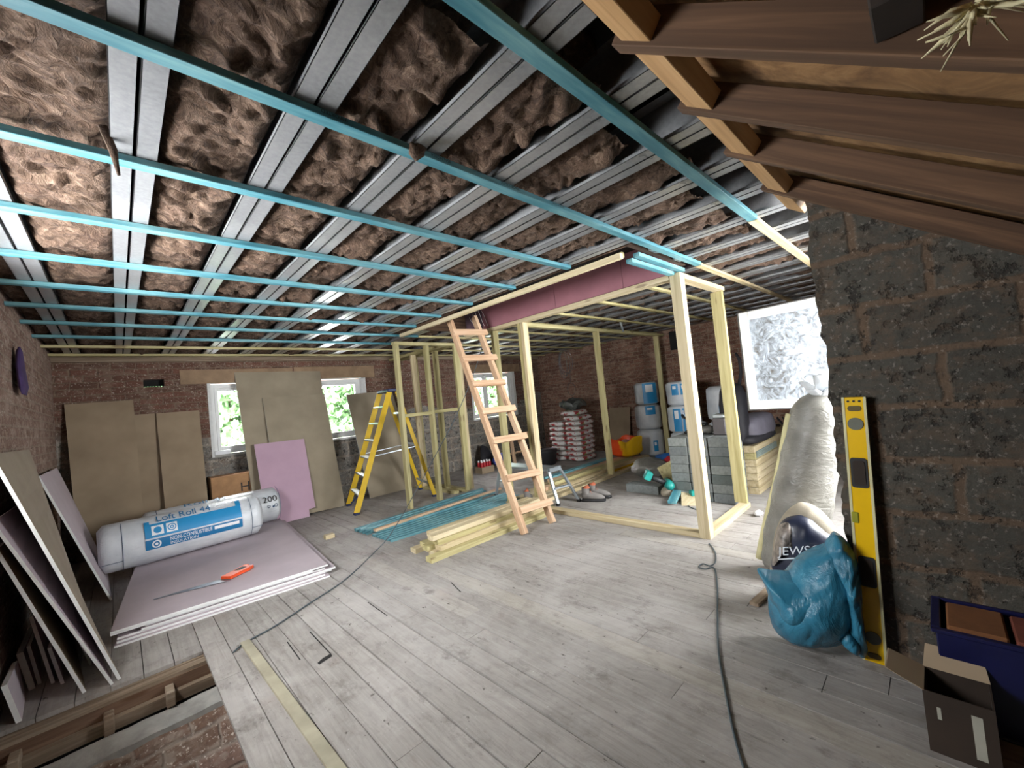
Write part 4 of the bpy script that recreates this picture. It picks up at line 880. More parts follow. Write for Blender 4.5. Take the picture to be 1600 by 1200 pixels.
# cement / plaster sacks
SG = 'red and white plaster sacks'
rr = random.Random(9)
sx, sy = 6.62, 5.02
for lv in range(9):
    for j in range(2):
        if lv == 8 and j == 1: continue
        cx = sx+j*.0+rr.uniform(-.02, .02); cy_ = sy+j*.42+rr.uniform(-.02, .02); z0 = lv*.098
        m = body((cx, cy_, z0+.052), (.30, .198, .046), pw=.55, nu=24, nv=12)
        mn = min(v[2] for v in m.v); m.v = [(v[0], v[1], v[2]-mn+z0) for v in m.v]
        obj('plaster_sack', m, M_sack, smooth=True, **L('printed plaster sack in the tall pile, %s layer up, %s side' % (ORD[lv], 'right' if j == 0 else 'left'), 'sack', SG))
m = body((6.6, 5.10, .98), (.28, .2, .05)); mn = min(v[2] for v in m.v); m.v = [(v[0], v[1], v[2]-mn+.884) for v in m.v]; obj('plaster_sack', m, M_sack, smooth=True, **L('rumpled printed sack on the very top of the tall sack pile', 'sack', SG))
m = MB(); m.ball((6.62, 5.16, 1.09), (.22, .27, .10), 36, 20, fn=lambda v, n_: v+.09*noise.noise_vector(v*6)+.04*noise.noise_vector(v*15)); mn = min(v[2] for v in m.v); m.v = [(v[0], v[1], v[2]-mn+.985) for v in m.v]; obj('refuse_sack', m, plain('grey_polythene', '5B605C', .3, bump=.5), smooth=True, **L('crumpled grey polythene sheet draped over the top of the sack pile', 'plastic sheet'))
# tub, trestle, cardboard, carrier bag
m = MB(); c = Vector((5.95, 5.4, 0)); m.loft([c, c+Vector((0, 0, .02)), c+Vector((0, 0, .26)), c+Vector((0, 0, .30)), c+Vector((0, 0, .285)), c+Vector((0, 0, .03))], [.17, .19, .235, .24, .215, .18], 24); obj('rubber_tub', m, M_blk, smooth=True, **L('black flexible tub standing left of the tall sack pile', 'tub'))
tr = thing('saw_trestle', (5.75, 5.9, 0), 'reddish timber trestle standing behind the black tub', 'trestle')
timber('top_rail', (5.45, 5.9, .62), (6.35, 5.9, .62), .07, .045, M_pink, parent=tr)
for a, b in (((5.55, 5.9, .6), (5.45, 5.75, .02)), ((5.55, 5.9, .6), (5.45, 6.05, .02)), ((6.25, 5.9, .6), (6.3, 5.75, .02)), ((6.25, 5.9, .6), (6.3, 6.05, .02))): timber('leg', b, a, .06, .04, M_pink, parent=tr)
timber('lower_rail', (5.5, 6.0, .25), (6.28, 6.0, .25), .05, .03, M_pink, parent=tr)
q0 = P(953, 652, X=7.55); q1 = P(985, 650, X=7.55)
m = MB(); nn = Vector((1, 0, .24)).normalized(); m.hexa([(7.34, q1.y-.02, .02), (7.36, q1.y-.02, .02), (7.36, q0.y-.05, .02), (7.34, q0.y-.05, .02), (7.57, q1.y, .93), (7.59, q1.y, .93), (7.59, q0.y, .93), (7.57, q0.y, .93)]); obj('cardboard_sheet', m, M_card, **L('brown cardboard sheet leaning on the right wall behind the orange carrier bag', 'cardboard'))
# timbers on the floor along the long stud frame
FG = 'long timbers on the floor beyond the long stud frame'
for k, (z, y, xa, xb) in enumerate([(0, 3.72, 3.75, 6.9), (0, 3.84, 3.8, 6.8), (0, 3.96, 3.75, 6.6), (0, 4.08, 4.1, 6.6), (.046, 3.76, 4.2, 6.85), (.046, 3.88, 4.15, 6.7), (.046, 4.02, 4.3, 6.5), (.092, 3.83, 4.3, 6.4), (.092, 3.95, 4.4, 6.7)]):
    timber('sawn_timber', (xa, y, z+.0226), (xb, y, z+.0226), .11, .045, [M_cls, M_cls2, M_pink][k % 3 if k > 4 else 0], 'long pale timber beyond the work platform, %s of its pile' % ORD[k], 'timber', FG)
for k, (y, xa, xb) in enumerate([(4.0, 4.5, 6.0), (4.06, 4.4, 6.2)]): timber('roof_batten', (xa, y, .152), (xb, y+.02, .152), .05, .025, M_blue, 'blue batten on top of the long timbers behind the work platform, %s one' % ['near', 'far'][k], 'batten', 'blue battens on the long timbers')
timber('spirit_level', (5.5, 3.66, .03), (6.4, 3.67, .03), .025, .06, M_yel2, 'yellow spirit level lying on the floor between the long timbers and the stud frame', 'level')
# carrier bag
cb = thing('carrier_bag', (6.55, 3.85, .138), 'orange and yellow carrier bag standing open on the long timbers', 'bag')
c = Vector((6.45, 3.90, .14)); m = MB()
def bagf(u, v):
    a = 2*PI*u; ex = .26+.03*v; ey = .2+.02*v; x_ = math.copysign(abs(math.cos(a))**.5, math.cos(a))*ex; y_ = math.copysign(abs(math.sin(a))**.5, math.sin(a))*ey
    if v < .12: k = .75+v*2; x_ *= k; y_ *= k
    q = Vector((x_, y_, .002+.30*v+.03*v*math.sin(3*a))); q += .014*noise.noise_vector(q*10)*(0 if v == 0 else 1); return c+q
m.grid(bagf, 48, 14); m.v[:] = m.v; obj('bag_body', m, M_carr, cb, smooth=True, solid=.002)
m = MB(); m.ball(c+Vector((0, 0, .17)), (.2, .15, .10), 18, 10, fn=lambda v, n_: v+.04*noise.noise_vector(v*15)); obj('contents', m, plain('pinkish_contents', 'D8A8A0', .6, bump=.4), cb, smooth=True)
# tool heap on the floor
m = MB(); c = P(1010, 748, z=0); m.ball(c+Vector((.1, .0, .13)), (.24, .25, .13), 26, 16, fn=lambda v, n_: v+.05*noise.noise_vector(v*6)+.02*noise.noise_vector(v*20)); mn = min(v[2] for v in m.v); m.v = [(v[0], v[1], max(v[2]-mn, 0)) for v in m.v]; obj('plastic_bag', m, M_wrap, smooth=True, **L('clear plastic bag on the floor left of the tool heap', 'bag'))
def lump(name, px, dz, r, mat, label, cat, seed=1, fr=8, am=.35, zb=0, sq=1):
    c = P(*px, z=zb); c.z = zb+dz; m = MB(); m.ball(c, r, 18, 12, fn=lambda v, n_: v+am*min(r)*noise.noise_vector(v*fr+Vector((seed, 0, 0))))
    mn = min(v[2] for v in m.v); m.v = [(v[0], v[1], v[2]-mn+zb) for v in m.v]; return obj(name, m, mat, smooth=True, **L(label, cat))
lump('plastic_sheet', (1040, 730), .08, (.3, .2, .10), plain('blue_sheet', '2A6FC0', .35, bump=.5), 'bright blue plastic sheet crumpled behind the clear bag on the floor', 'plastic sheet', 2)
lump('cloth', (1046, 742), .15, (.16, .12, .12), M_red, 'dark red cloth bundle between the blue plastic sheet and the tool heap', 'cloth', 3)
# drill
def tool(c, rot, mat, mat2, label, cat, s=1.0):
    t = thing('cordless_drill', c, label, cat); t.rotation_euler = rot
    m = MB(); m.loft([(-.11*s, 0, .05*s), (-.09*s, 0, .05*s), (.03*s, 0, .05*s), (.06*s, 0, .05*s)], [.022*s, .034*s, .034*s, .022*s], 14); obj('body', m, mat, t, loc=Vector(c), smooth=True)
    return t
def tool2(c, ang, lean_, label, s=1.0):
    t = thing('cordless_drill', c, label, 'power tool')
    R_ = Matrix.Rotation(ang, 3, 'Z') @ Matrix.Rotation(lean_, 3, 'X'); c = Vector(c)
    def tf(m): m.v = [tuple(c+R_ @ (Vector(v)*s)) for v in m.v]; return m
    m = MB(); m.loft([(-.12, 0, .045), (-.09, 0, .045), (.04, 0, .045), (.05, 0, .045)], [.02, .036, .036, .03], 14); obj('motor_housing', tf(m), M_teal, t, smooth=True)
    m = MB(); m.loft([(.05, 0, .045), (.09, 0, .045), (.15, 0, .045)], [.026, .02, .006], 12); obj('chuck', tf(m), M_blk, t, smooth=True)
    m = MB(); m.loft([(-.05, .03, .045), (-.06, .09, .045), (-.055, .15, .045)], [.022, .019, .023], 10); gr = obj('grip', tf(m), M_blk, t, smooth=True)
    m = MB(); m.box((-.10, .145, .012), (.0, .195, .078)); obj('battery', tf(m), M_teal, gr, bevel=.006)
c1 = P(1040, 763, z=.1); tool2((c1.x, c1.y, .10), .6, .5, 'teal and black cordless drill on top of the tool heap', 1.5)
c1 = P(1065, 772, z=.02); tool2((c1.x, c1.y, .003), 2.4, 0, 'teal and black power tool lying low at the right of the tool heap', 1.4)
lump('tool_bag', (1058, 757), .1, (.22, .2, .11), M_blkc, 'open black tool bag in the heap beside the grey block stack', 'tool bag', 5)
lump('cloth', (1045, 775), .05, (.1, .09, .06), M_beige, 'crumpled beige rag at the front of the tool heap', 'cloth', 6)
lump('cable_coil', (1062, 768), .06, (.09, .08, .06), M_black, 'dark bundle of leads in the tool heap', 'leads', 7)
a = P(1050, 788, z=.02); b = P(1083, 745, z=.02); timber('roof_batten', (a.x, a.y, .04), (b.x, b.y, .22), .09, .03, M_blue, 'short bright blue timber propped across the tool heap', 'timber')
m = MB(); a = P(1078, 790, z=0); m.bar((a.x-.0, a.y-.03, .006), (a.x+.35, a.y+.12, .10), .22, .012); mn = min(v[2] for v in m.v); m.v = [(v[0], v[1], v[2]-mn) for v in m.v]; obj('plywood_offcut', m, M_cls, **L('square pale plywood offcut leaning right of the tool heap', 'offcut'))
m = MB(); a = P(1090, 745, Y=2.45); m.bar((4.98, 2.33, 0.0), (5.0, 2.50, .32), .25, .012, up=(1, 0, 0)); obj('plywood_offcut', m, M_cls2, **L('tall plywood offcut standing against the grey block stack behind the heap', 'offcut'))
# bottles, small litter
for k, (px, c_) in enumerate([((1052, 744), M_clear), ((1060, 739), M_clear)]):
    c = P(*px, z=0.0)+Vector((.35, .1, 0)); m = MB(); m.loft([c, c+Vector((0, 0, .2)), c+Vector((0, 0, .25)), c+Vector((0, 0, .29))], [.045, .045, .018, .018], 14)
    obj('plastic_bottle', m, c_, smooth=True, **L('clear plastic bottle behind the tool heap, %s one' % ['left', 'right'][k], 'bottle', 'clear bottles by the tool heap'))
# boots
def boot(c, ang, label):
    t = thing('work_boot', c, label, 'boot', 'work boots below the work platform'); R_ = Matrix.Rotation(ang, 3, 'Z'); c = Vector(c)
    def tf(m): m.v = [tuple(c+R_ @ Vector(v)) for v in m.v]; return m
    m = MB(); m.loft([(-.14, 0, .018), (-.13, 0, .018), (-.05, 0, .018), (.06, 0, .018), (.14, 0, .018), (.16, 0, .02)], [(.02, .016), (.04, .018), (.036, .018), (.05, .018), (.04, .018), (.015, .014)], 16); obj('sole', tf(m), M_blk, t, smooth=True)
    m = MB(); m.loft([(-.13, 0, .07), (-.10, 0, .075), (-.02, 0, .075), (.05, 0, .065), (.11, 0, .055), (.15, 0, .045)], [(.015, .03), (.038, .045), (.038, .05), (.044, .042), (.038, .03), (.012, .012)], 16); up = obj('upper', tf(m), M_boot, t, smooth=True)
    m = MB(); m.loft([(-.07, 0, .09), (-.08, 0, .13), (-.075, 0, .165)], [(.05, .04), (.047, .04), (.05, .045)], 16, cap=False); obj('collar', tf(m), M_boot, t, smooth=True)
    m = MB(); m.loft([(-.07, 0, .12), (-.07, 0, .16), (-.03, 0, .185)], [(.035, .03), (.038, .03), (.02, .01)], 12); obj('tongue', tf(m), M_rust, t, smooth=True)
    m = MB()
    for q in range(4): m.loft([(-.02+q*.02, -.03, .115-q*.009), (-.015+q*.02, 0, .128-q*.01), (-.02+q*.02, .03, .115-q*.009)], .003, 5)
    obj('laces', tf(m), M_rust, up)
b0 = P(912, 776, z=0); b1 = P(930, 770, z=0)
boot((4.11, 3.03, 0), -1.15, 'grey work boot with rust coloured laces by the work platform, left one'); boot((4.28, 3.06, 0), -1.2, 'grey work boot with rust coloured laces by the work platform, right one')
boot((3.72, 3.64+.1, 0), .6, 'brown grey work shoe lying among the blue battens under the ladder')
# cans box by the back wall
cx_ = P(758, 738, z=0); bxt = thing('can_box', (cx_.x, cx_.y, 0), 'small open cardboard box of red topped cans on the floor by the back wall', 'box')
m = MB()
for a, b in (((-.15, -.1, 0), (.15, -.088, .12)), ((-.15, .088, 0), (.15, .1, .12)), ((-.15, -.088, 0), (-.138, .088, .12)), ((.138, -.088, 0), (.15, .088, .12)), ((-.138, -.088, 0), (.138, .088, .01))): m.box(Vector(a)+cx_, Vector(b)+cx_)
obj('carton', m, M_card, bxt)
for k in range(8):
    c = cx_+Vector((-.10+.066*(k % 4), -.045+.085*(k//4), .012)); m = MB(); m.loft([c, c+Vector((0, 0, .17)), c+Vector((0, 0, .19))], [.028, .028, .02], 12)
    o = obj('spray_can', m, M_red, smooth=True, **L('red can with pale cap in the small cardboard box, %s of the eight' % ORD[k], 'can', 'cans in the small cardboard box'))
    m = MB(); m.cyl(c+Vector((0, 0, .19)), c+Vector((0, 0, .22)), .018, 12); obj('cap', m, M_white, o)
c = P(757, 738, Y=6.7); m = MB(); m.loft([(c.x, 6.55, .0), (c.x+.02, 6.6, .2), (c.x+.02, 6.68, .38), (c.x, 6.72, .42)], [(.18, .05), (.17, .05), (.1, .04), (.03, .02)], 16); obj('black_sack', m, M_blkc, smooth=True, **L('black folded sack standing against the back wall behind the can box', 'sack'))
m = MB(); c = P(800, 735, z=0); m.ball(c+Vector((0.2, .5, .14)), (.22, .12, .13), 18, 12, fn=lambda v, n_: v+.04*noise.noise_vector(v*6)); mn = min(v[2] for v in m.v); m.v = [(v[0], v[1], v[2]-mn) for v in m.v]; obj('blue_sack', m, plain('blue_white_sack', '3A4FA8', .5, bump=.5, var=.3), smooth=True, **L('blue and white printed sack on the floor behind the ladder', 'sack'))
# ================================================================== RIGHT FOREGROUND
# leaning wrapped roll
A = Vector((3.15, .80, 0.02)); B = Vector((3.17, .50, 1.17))
m = MB(); n_ = 26; pts = []; rad = []
for i in range(n_+1):
    t_ = i/n_; p_ = A.lerp(B, t_); rr_ = .18*(1-.16*t_)
    if t_ < .05: rr_ *= .8+.2*(t_/.05)
    if t_ > .86: k = (t_-.86)/.14; rr_ *= math.sqrt(max(0, 1-(k*.93)**2))
    pts.append(p_); rad.append(rr_)
def wf(v, q, i, k): return v+q.normalized()*(.012*noise.noise(v*6)+.006*noise.noise(Vector((v.x*12, v.y*12, v.z*40))))
m.loft(pts, rad, 40, fn=wf); mn = min(v[2] for v in m.v); m.v = [(v[0], v[1], v[2]-mn) for v in m.v]
br_ = obj('insulation_roll', m, M_wrap, smooth=True, **L('tall clear wrapped insulation roll leaning beside the pier end with gathered top', 'insulation roll'))
ax = (B-A).normalized(); side = Vector((-.30, .95, 0)); side = (side-ax*side.dot(ax)).normalized()
m = MB(); m.loft([A.lerp(B, t_)+side*(.172*(1-.16*t_))+Vector((-.02, 0, 0))*math.sin(t_*9) for t_ in [i/14*.85+.03 for i in range(15)]], [(.02+.008*math.sin(i*1.7), .022) for i in range(15)], 8); obj('wool_edge', m, M_wrapg, br_, smooth=True, label='yellowish wool edge showing along the roll')
m = MB(); top = B+ax*.0
for q in range(12):
    a_ = q*PI/6; d_ = Vector((math.cos(a_)*.15, math.sin(a_)*.12, .07+.05*math.sin(q*2.3)))
    m.loft([top-ax*.03, top+d_*.5+Vector((0, -.02, 0)), top+d_+Vector((.02*math.sin(q), -.03, .02))], [(.025, .012), (.042, .012), (.035, .005)], 9, fn=lambda v, q2, i, k: v+.012*noise.noise_vector(v*25))
obj('gathered_end', m, M_wrapw, br_, smooth=True)
# white sheet behind the roll
m = MB()
def shf(u, v):
    t_ = v; x_ = 3.30+.06*math.sin(u*9)*t_+.3*u; y_ = .36-.05*u-.10*(1-t_)+.04*math.sin(u*14+v*3); return Vector((x_, y_-.25*(1-t_)*0, .01+.98*v))
m.grid(shf, 20, 20); obj('dust_sheet', m, M_wrapw, smooth=True, solid=.003, **L('white plastic dust sheet hanging behind the leaning roll at the pier end', 'plastic sheet'))
m = MB(); m.ball((3.10, .34, .14), (.26, .14, .14), 20, 12, fn=lambda v, n_: v+.05*noise.noise_vector(v*8)); mn = min(v[2] for v in m.v); m.v = [(v[0], v[1], v[2]-mn) for v in m.v]; obj('rubble_bag', m, M_beige, smooth=True, **L('brown beige bag on the floor just past the pier end', 'bag'))
# soft bags: an outline seen from the room, blown up to a closed body with front and back
def pillow(outline, pt, n_, bf_, bb_, am=.012, fr=9, nr=16, na=72, sd=0, xmax=None, pw=.5):
    n_ = Vector(n_).normalized(); k_ = len(outline); cx_ = sum(p[0] for p in outline)/k_; cy_ = sum(p[1] for p in outline)/k_
    m = MB(); seg = []
    for i in range(na):
        t_ = i/na*k_; i0 = int(t_) % k_; u = t_-int(t_); q = [outline[(i0+j) % k_] for j in (-1, 0, 1, 2)]
        seg.append(tuple(.5*((2*q[1][c])+(-q[0][c]+q[2][c])*u+(2*q[0][c]-5*q[1][c]+4*q[2][c]-q[3][c])*u*u+(-q[0][c]+3*q[1][c]-3*q[2][c]+q[3][c])*u**3) for c in (0, 1)))
    def pos(x, y, side, s_):
        q = PP(x, y, pt, n_); h_ = (1-s_**2)**pw if s_ < 1 else 0
        q = q+n_*(bf_ if side > 0 else -bb_)*h_
        q = q+n_*am*side*(noise.noise(q*fr+Vector((sd, 0, 0)))*1.2+.8*abs(noise.noise(Vector((q.y*fr*2.2+q.z*fr, q.z*fr*.9, sd)))))*(1 if s_ < 1 else 0)
        q.z = max(q.z, .003)
        if xmax: q.x = min(q.x, xmax)
        return q
    for side in (1, -1):
        b = len(m.v); m.v.append(tuple(pos(cx_, cy_, side, 0))); m.t.append(.5)
        for r_ in range(1, nr+1):
            s_ = math.sin(r_/nr*PI/2)
            for (x, y) in seg: m.v.append(tuple(pos(cx_+(x-cx_)*s_, cy_+(y-cy_)*s_, side, s_ if r_ < nr else 1))); m.t.append(.5)
        for i in range(na): m.f.append([b, b+1+i, b+1+(i+1) % na]); m.m.append(0)
        for r_ in range(nr-1):
            for i in range(na): j = (i+1) % na; m.f.append([b+1+r_*na+i, b+1+(r_+1)*na+i, b+1+(r_+1)*na+j, b+1+r_*na+j]); m.m.append(0)
    mn = min(v[2] for v in m.v); return m
NB = Vector((-.95, -.31, 0)).normalized()
jw = thing('builders_sack', (2.78, .7, 0), 'dark sack lettered JEWSON standing between the leaning roll and the blue bag', 'sack')
SP = Vector((2.76, .70, 0))
m = pillow([(1203, 925), (1206, 870), (1212, 830), (1228, 800), (1252, 785), (1280, 795), (1304, 822), (1322, 860), (1335, 920), (1300, 955), (1240, 950)], SP, NB, .13, .10, .014, 7, sd=2); obj('sack_body', m, M_beige, jw, smooth=True)
m = pillow([(1207, 890), (1211, 850), (1219, 818), (1240, 805), (1262, 806), (1290, 826), (1312, 850), (1325, 890), (1290, 905), (1250, 900)], SP+NB*.055, NB, .105, .02, .012, 9, sd=2); obj('printed_panel', m, M_dknavy, jw, smooth=True)
vs, fs = text_mesh('JEWSON', 1.0); wmx = max(v.x for v in vs); m = MB()
def onsack(x, y): return PP(x, y, SP+NB*.186, NB)
m.add([onsack(1216+v.x/wmx*84, 868-v.y*19-v.x/wmx*4) for v in vs], fs); obj('printed_lettering', m, M_white, jw, label='white lettering JEWSON')
m = MB(); m.add([onsack(*p_) for p_ in ((1216, 873), (1250, 871), (1250, 873), (1216, 875))], [(0, 1, 2, 3)]); obj('printed_underline', m, M_white, jw)
m = MB(); a = random.Random(3)
m = pillow([(1206, 882), (1210, 850), (1216, 824), (1232, 812), (1240, 830), (1243, 848), (1225, 855), (1214, 870)], SP+NB*.07, NB, .09, .02, .01, 12, sd=5); obj('photo_print', m, plain('grey_print', '8A8078', .4, var=.4, scale=30), jw, smooth=True)
bb = thing('plastic_bag', (2.38, .6, 0), 'large bulging blue polythene bag on the floor against the yellow level', 'bag')
BP_ = Vector((2.36, .60, 0)); NC = Vector((-.97, -.24, 0)).normalized()
m = pillow([(1200, 930), (1203, 962), (1213, 985), (1232, 998), (1262, 1003), (1292, 1003), (1318, 996), (1334, 970), (1340, 930), (1338, 890), (1325, 858), (1306, 846), (1280, 852), (1250, 868), (1228, 890), (1210, 905)], BP_, NC, .19, .10, .022, 8, nr=26, na=120, sd=1, xmax=2.435); obj('bag_body', m, M_poly, bb, smooth=True)
m = pillow([(1183, 889), (1205, 891), (1232, 893), (1262, 900), (1290, 915), (1300, 950), (1280, 980), (1245, 985), (1216, 970), (1204, 940), (1194, 912)], BP_+NC*.045, NC, .155, .05, .016, 10, sd=7, pw=.8); obj('corner_flap', m, M_poly, bb, smooth=True)
m = pillow([(1288, 850), (1296, 838), (1305, 832), (1320, 842), (1336, 866), (1344, 905), (1346, 950), (1351, 990), (1354, 1014), (1347, 1024), (1334, 1010), (1318, 975), (1310, 930), (1308, 890), (1298, 868)], BP_+NC*.03+Vector((0.0, 0, 0)), NC, .125, .04, .02, 16, nr=20, na=90, sd=9, xmax=2.44); obj('gathered_neck', m, M_poly, bb, smooth=True)
m = pillow([(1308, 985), (1320, 978), (1334, 990), (1344, 1010), (1340, 1021), (1326, 1014), (1314, 1002)], BP_+NC*.09, NC, .06, .03, .01, 16, sd=4); obj('tail_fold', m, M_poly, bb, smooth=True)
# spirit level standing against the pier
sl = thing('spirit_level', (2.40, .3, 0), 'tall yellow spirit level standing upright against the block pier', 'level')
la = P(1366, 1017, X=2.405); la.z = 0.0; lb_ = P(1334, 619, X=2.428)
d = (lb_-la).normalized(); wv = Vector((0, 1, 0)); wv = (wv-d*d.y).normalized(); nn = wv.cross(d).normalized()
if nn.x > 0: nn = -nn
Ll = (lb_-la).length; hw = .038
def LV(s, t_, e): return la+Vector((0, 0, .0))+d*s+wv*t_+nn*e
def lvbox(m, s0, s1, t0, t1, e0, e1): m.hexa([LV(s0, t0, e0), LV(s0, t1, e0), LV(s0, t1, e1), LV(s0, t0, e1), LV(s1, t0, e0), LV(s1, t1, e0), LV(s1, t1, e1), LV(s1, t0, e1)])
m = MB(); lvbox(m, .004, Ll-.004, -hw, hw, .0, .022); obj('level_body', m, M_yel2, sl, bevel=.002)
for s_ in (-1, 1): m = MB(); lvbox(m, 0.004, Ll-.004, s_*hw-.005, s_*hw+.005, -.001, .024); obj('edge_strip', m, plain('pale_level_edge', 'C9C49A', .4), sl)
def disc(s, r, mat, nm, e0=.022, e1=.026, sx=1.0):
    mm = MB(); mm.prism([LV(s+r*sx*math.sin(a), r*math.cos(a), e0) for a in [2*PI*i/24 for i in range(24)]], nn*(e1-e0)); return obj(nm, mm, mat, sl)
disc(Ll-.125, .028, plain('level_grey_disc', '5F6155', .5), 'end_plug'); disc(.115, .028, plain('level_grey_disc', '5F6155', .5), 'end_plug')
def slot(s0, s1, nm, mat, e=.0225, w_=.026):
    pts = []; r_ = .012
    for (cs, ct, a0) in ((s1-r_, w_-r_, 0), (s1-r_, -w_+r_, 90), (s0+r_, -w_+r_, 180), (s0+r_, w_-r_, 270)):
        for q in range(5): a = math.radians(a0+q*22.5); pts.append(LV(cs+r_*math.sin(a) if False else cs+r_*math.sin(a), ct+r_*math.cos(a), e))
    mm = MB(); mm.prism(pts, nn*.003); return obj(nm, mm, mat, sl)
for s0 in (Ll*.655, Ll*.285):
    slot(s0, s0+.135, 'hand_hole_rim', M_blk, .0225, .030); slot(s0+.012, s0+.123, 'hand_hole', plain('dark_hand_hole', '2B2018', .8), .0256, .021)
m = MB(); lvbox(m, Ll*.52, Ll*.52+.05, .014, .040, .02, .027); obj('vial_window', m, plain('green_vial', '9A9A3A', .2), sl, bevel=.004)
for t_ in (-.02, 0, .02): m = MB(); m.prism([LV(Ll-.022+.005*math.sin(a), t_+.005*math.cos(a), .0225) for a in [2*PI*i/10 for i in range(10)]], nn*.002); obj('end_hole', m, M_black, sl)
for s_ in (Ll-.055, .035): slot(s_-.012, s_+.012, 'end_slot', plain('level_slot', '5A4A16', .6), .0225, .024)
# thin board on the floor by the blue bag
a = P(1178, 945, z=.01); b = P(1215, 905, z=.01); timber('timber_offcut', (a.x, a.y, .012), (b.x+.1, b.y-.03, .012), .05, .02, M_grey, 'thin dull board end sticking out under the blue bag', 'offcut')
# tub with bricks, brown box, clutter in the dark corner
tc = P(1530, 1060, X=2.15); 
tub = thing('storage_tub', (2.2, -.18, 0), 'dark blue plastic tub on the floor against the pier holding bricks', 'tub')
m = MB(); x0, x1, y0, y1 = 2.14, 2.43, -.52, .09
TH = .33
for a, b in (((x0, y0, 0), (x1, y1, .012)), ((x0, y0, .012), (x0+.012, y1, TH)), ((x1-.012, y0, .012), (x1, y1, TH)), ((x0+.012, y0, .012), (x1-.012, y0+.012, TH)), ((x0+.012, y1-.012, .012), (x1-.012, y1, TH))): m.box(a, b)
obj('tub_body', m, M_tubb, tub, bevel=.004)
m = MB()
for a, b in (((x0-.012, y0-.012, TH), (x0+.014, y1+.012, TH+.014)), ((x1-.014, y0-.012, TH), (x1+.0, y1+.012, TH+.014)), ((x0+.014, y0-.012, TH), (x1-.014, y0+.014, TH+.014)), ((x0+.014, y1-.014, TH), (x1-.014, y1+.012, TH+.014))): m.box(a, b)
obj('rim', m, M_tubb, tub, bevel=.003)
m = MB(); m.box((2.165, -.09, .285), (2.38, .06, .35)); obj('loose_brick', m, M_brick, bevel=.006, **L('orange brown brick in the dark blue tub, nearer the yellow level', 'brick', 'bricks in the dark blue tub'))
m = MB(); m.box((2.17, -.22, .285), (2.38, -.105, .345)); obj('loose_brick', m, plain('dark_red_brick', '7A4030', .9, bump=.5), bevel=.006, **L('darker red brick in the dark blue tub, further from the yellow level', 'brick', 'bricks in the dark blue tub'))
m = MB(); m.box((2.155, -.50, .013), (2.415, .07, .283)); obj('tub_contents', m, M_dark, **L('dark rubbish filling the blue tub below the bricks', 'rubbish'))
# open brown box
bxo = thing('open_box', (1.93, .0, 0), 'open dark brown cardboard box with flaps and pale side lettering, lower right corner', 'box')
u0 = P(1447, 1163, z=0); u1 = P(1535, 1185, z=0); X0, Y1 = u0.x, u0.y
X0, X1, Y0, Y1 = 1.95, 2.11, -.03, .135
m = MB(); H_ = .205
for a, b in (((X0, Y0, 0), (X1, Y1, .006)), ((X0, Y0, .006), (X0+.005, Y1, H_)), ((X1-.005, Y0, .006), (X1, Y1, H_)), ((X0+.005, Y0, .006), (X1-.005, Y0+.005, H_)), ((X0+.005, Y1-.005, .006), (X1-.005, Y1, H_))): m.box(a, b)
obj('carton', m, M_cardd, bxo)
m = MB(); m.hexa([(X0, Y1-.004, H_), (X1, Y1-.004, H_), (X1, Y1, H_), (X0, Y1, H_), (X0+.01, Y1+.09, H_+.035), (X1-.01, Y1+.09, H_+.035), (X1-.01, Y1+.094, H_+.035), (X0+.01, Y1+.094, H_+.035)]); obj('flap', m, M_card, bxo)
m = MB(); m.hexa([(X1-.004, Y0, H_), (X1, Y0, H_), (X1, Y1, H_), (X1-.004, Y1, H_), (X1+.05, Y0+.01, H_+.06), (X1+.054, Y0+.01, H_+.06), (X1+.054, Y1-.01, H_+.06), (X1+.05, Y1-.01, H_+.06)]); obj('flap', m, M_card, bxo)
m = MB(); text_on(m, 'TOOLS', .03, (X0-.001, Y0+.045, .16), (0, 0, -1), (0, 1, 0)[::1] and (0, -1, 0), width=.13)
m = MB(); m.box((X0-.001, Y0+.03, .03), (X0, Y0+.055, .17)); m.box((X0-.001, Y1-.04, .12), (X0, Y1-.03, .16)); obj('pale_marking', m, plain('dim_print', 'A9A79A', .6), bxo)
lump('plastic_bag', (1470, 1035), .07, (.09, .08, .08), M_wrap, 'small clear plastic bag beside the open dark box', 'bag', 11)
lump('cloth', (1545, 1065), .1, (.05, .05, .04), plain('pink_foam', 'A0707A', .8), 'small pinkish foam piece near the dark blue tub', 'foam', 12, zb=.0)
m = MB(); a = P(1590, 1170, z=.03); m.box((1.66, -.40, 0), (1.80, -.15, .10)); o = obj('green_box', m, M_grn, bevel=.004, **L('dark green printed box at the lower right edge of the picture', 'box'))
m = MB(); m.box((1.68, -.36, .1), (1.77, -.2, .101)); obj('pale_print', m, plain('pale_print', '9AA080', .6), o)
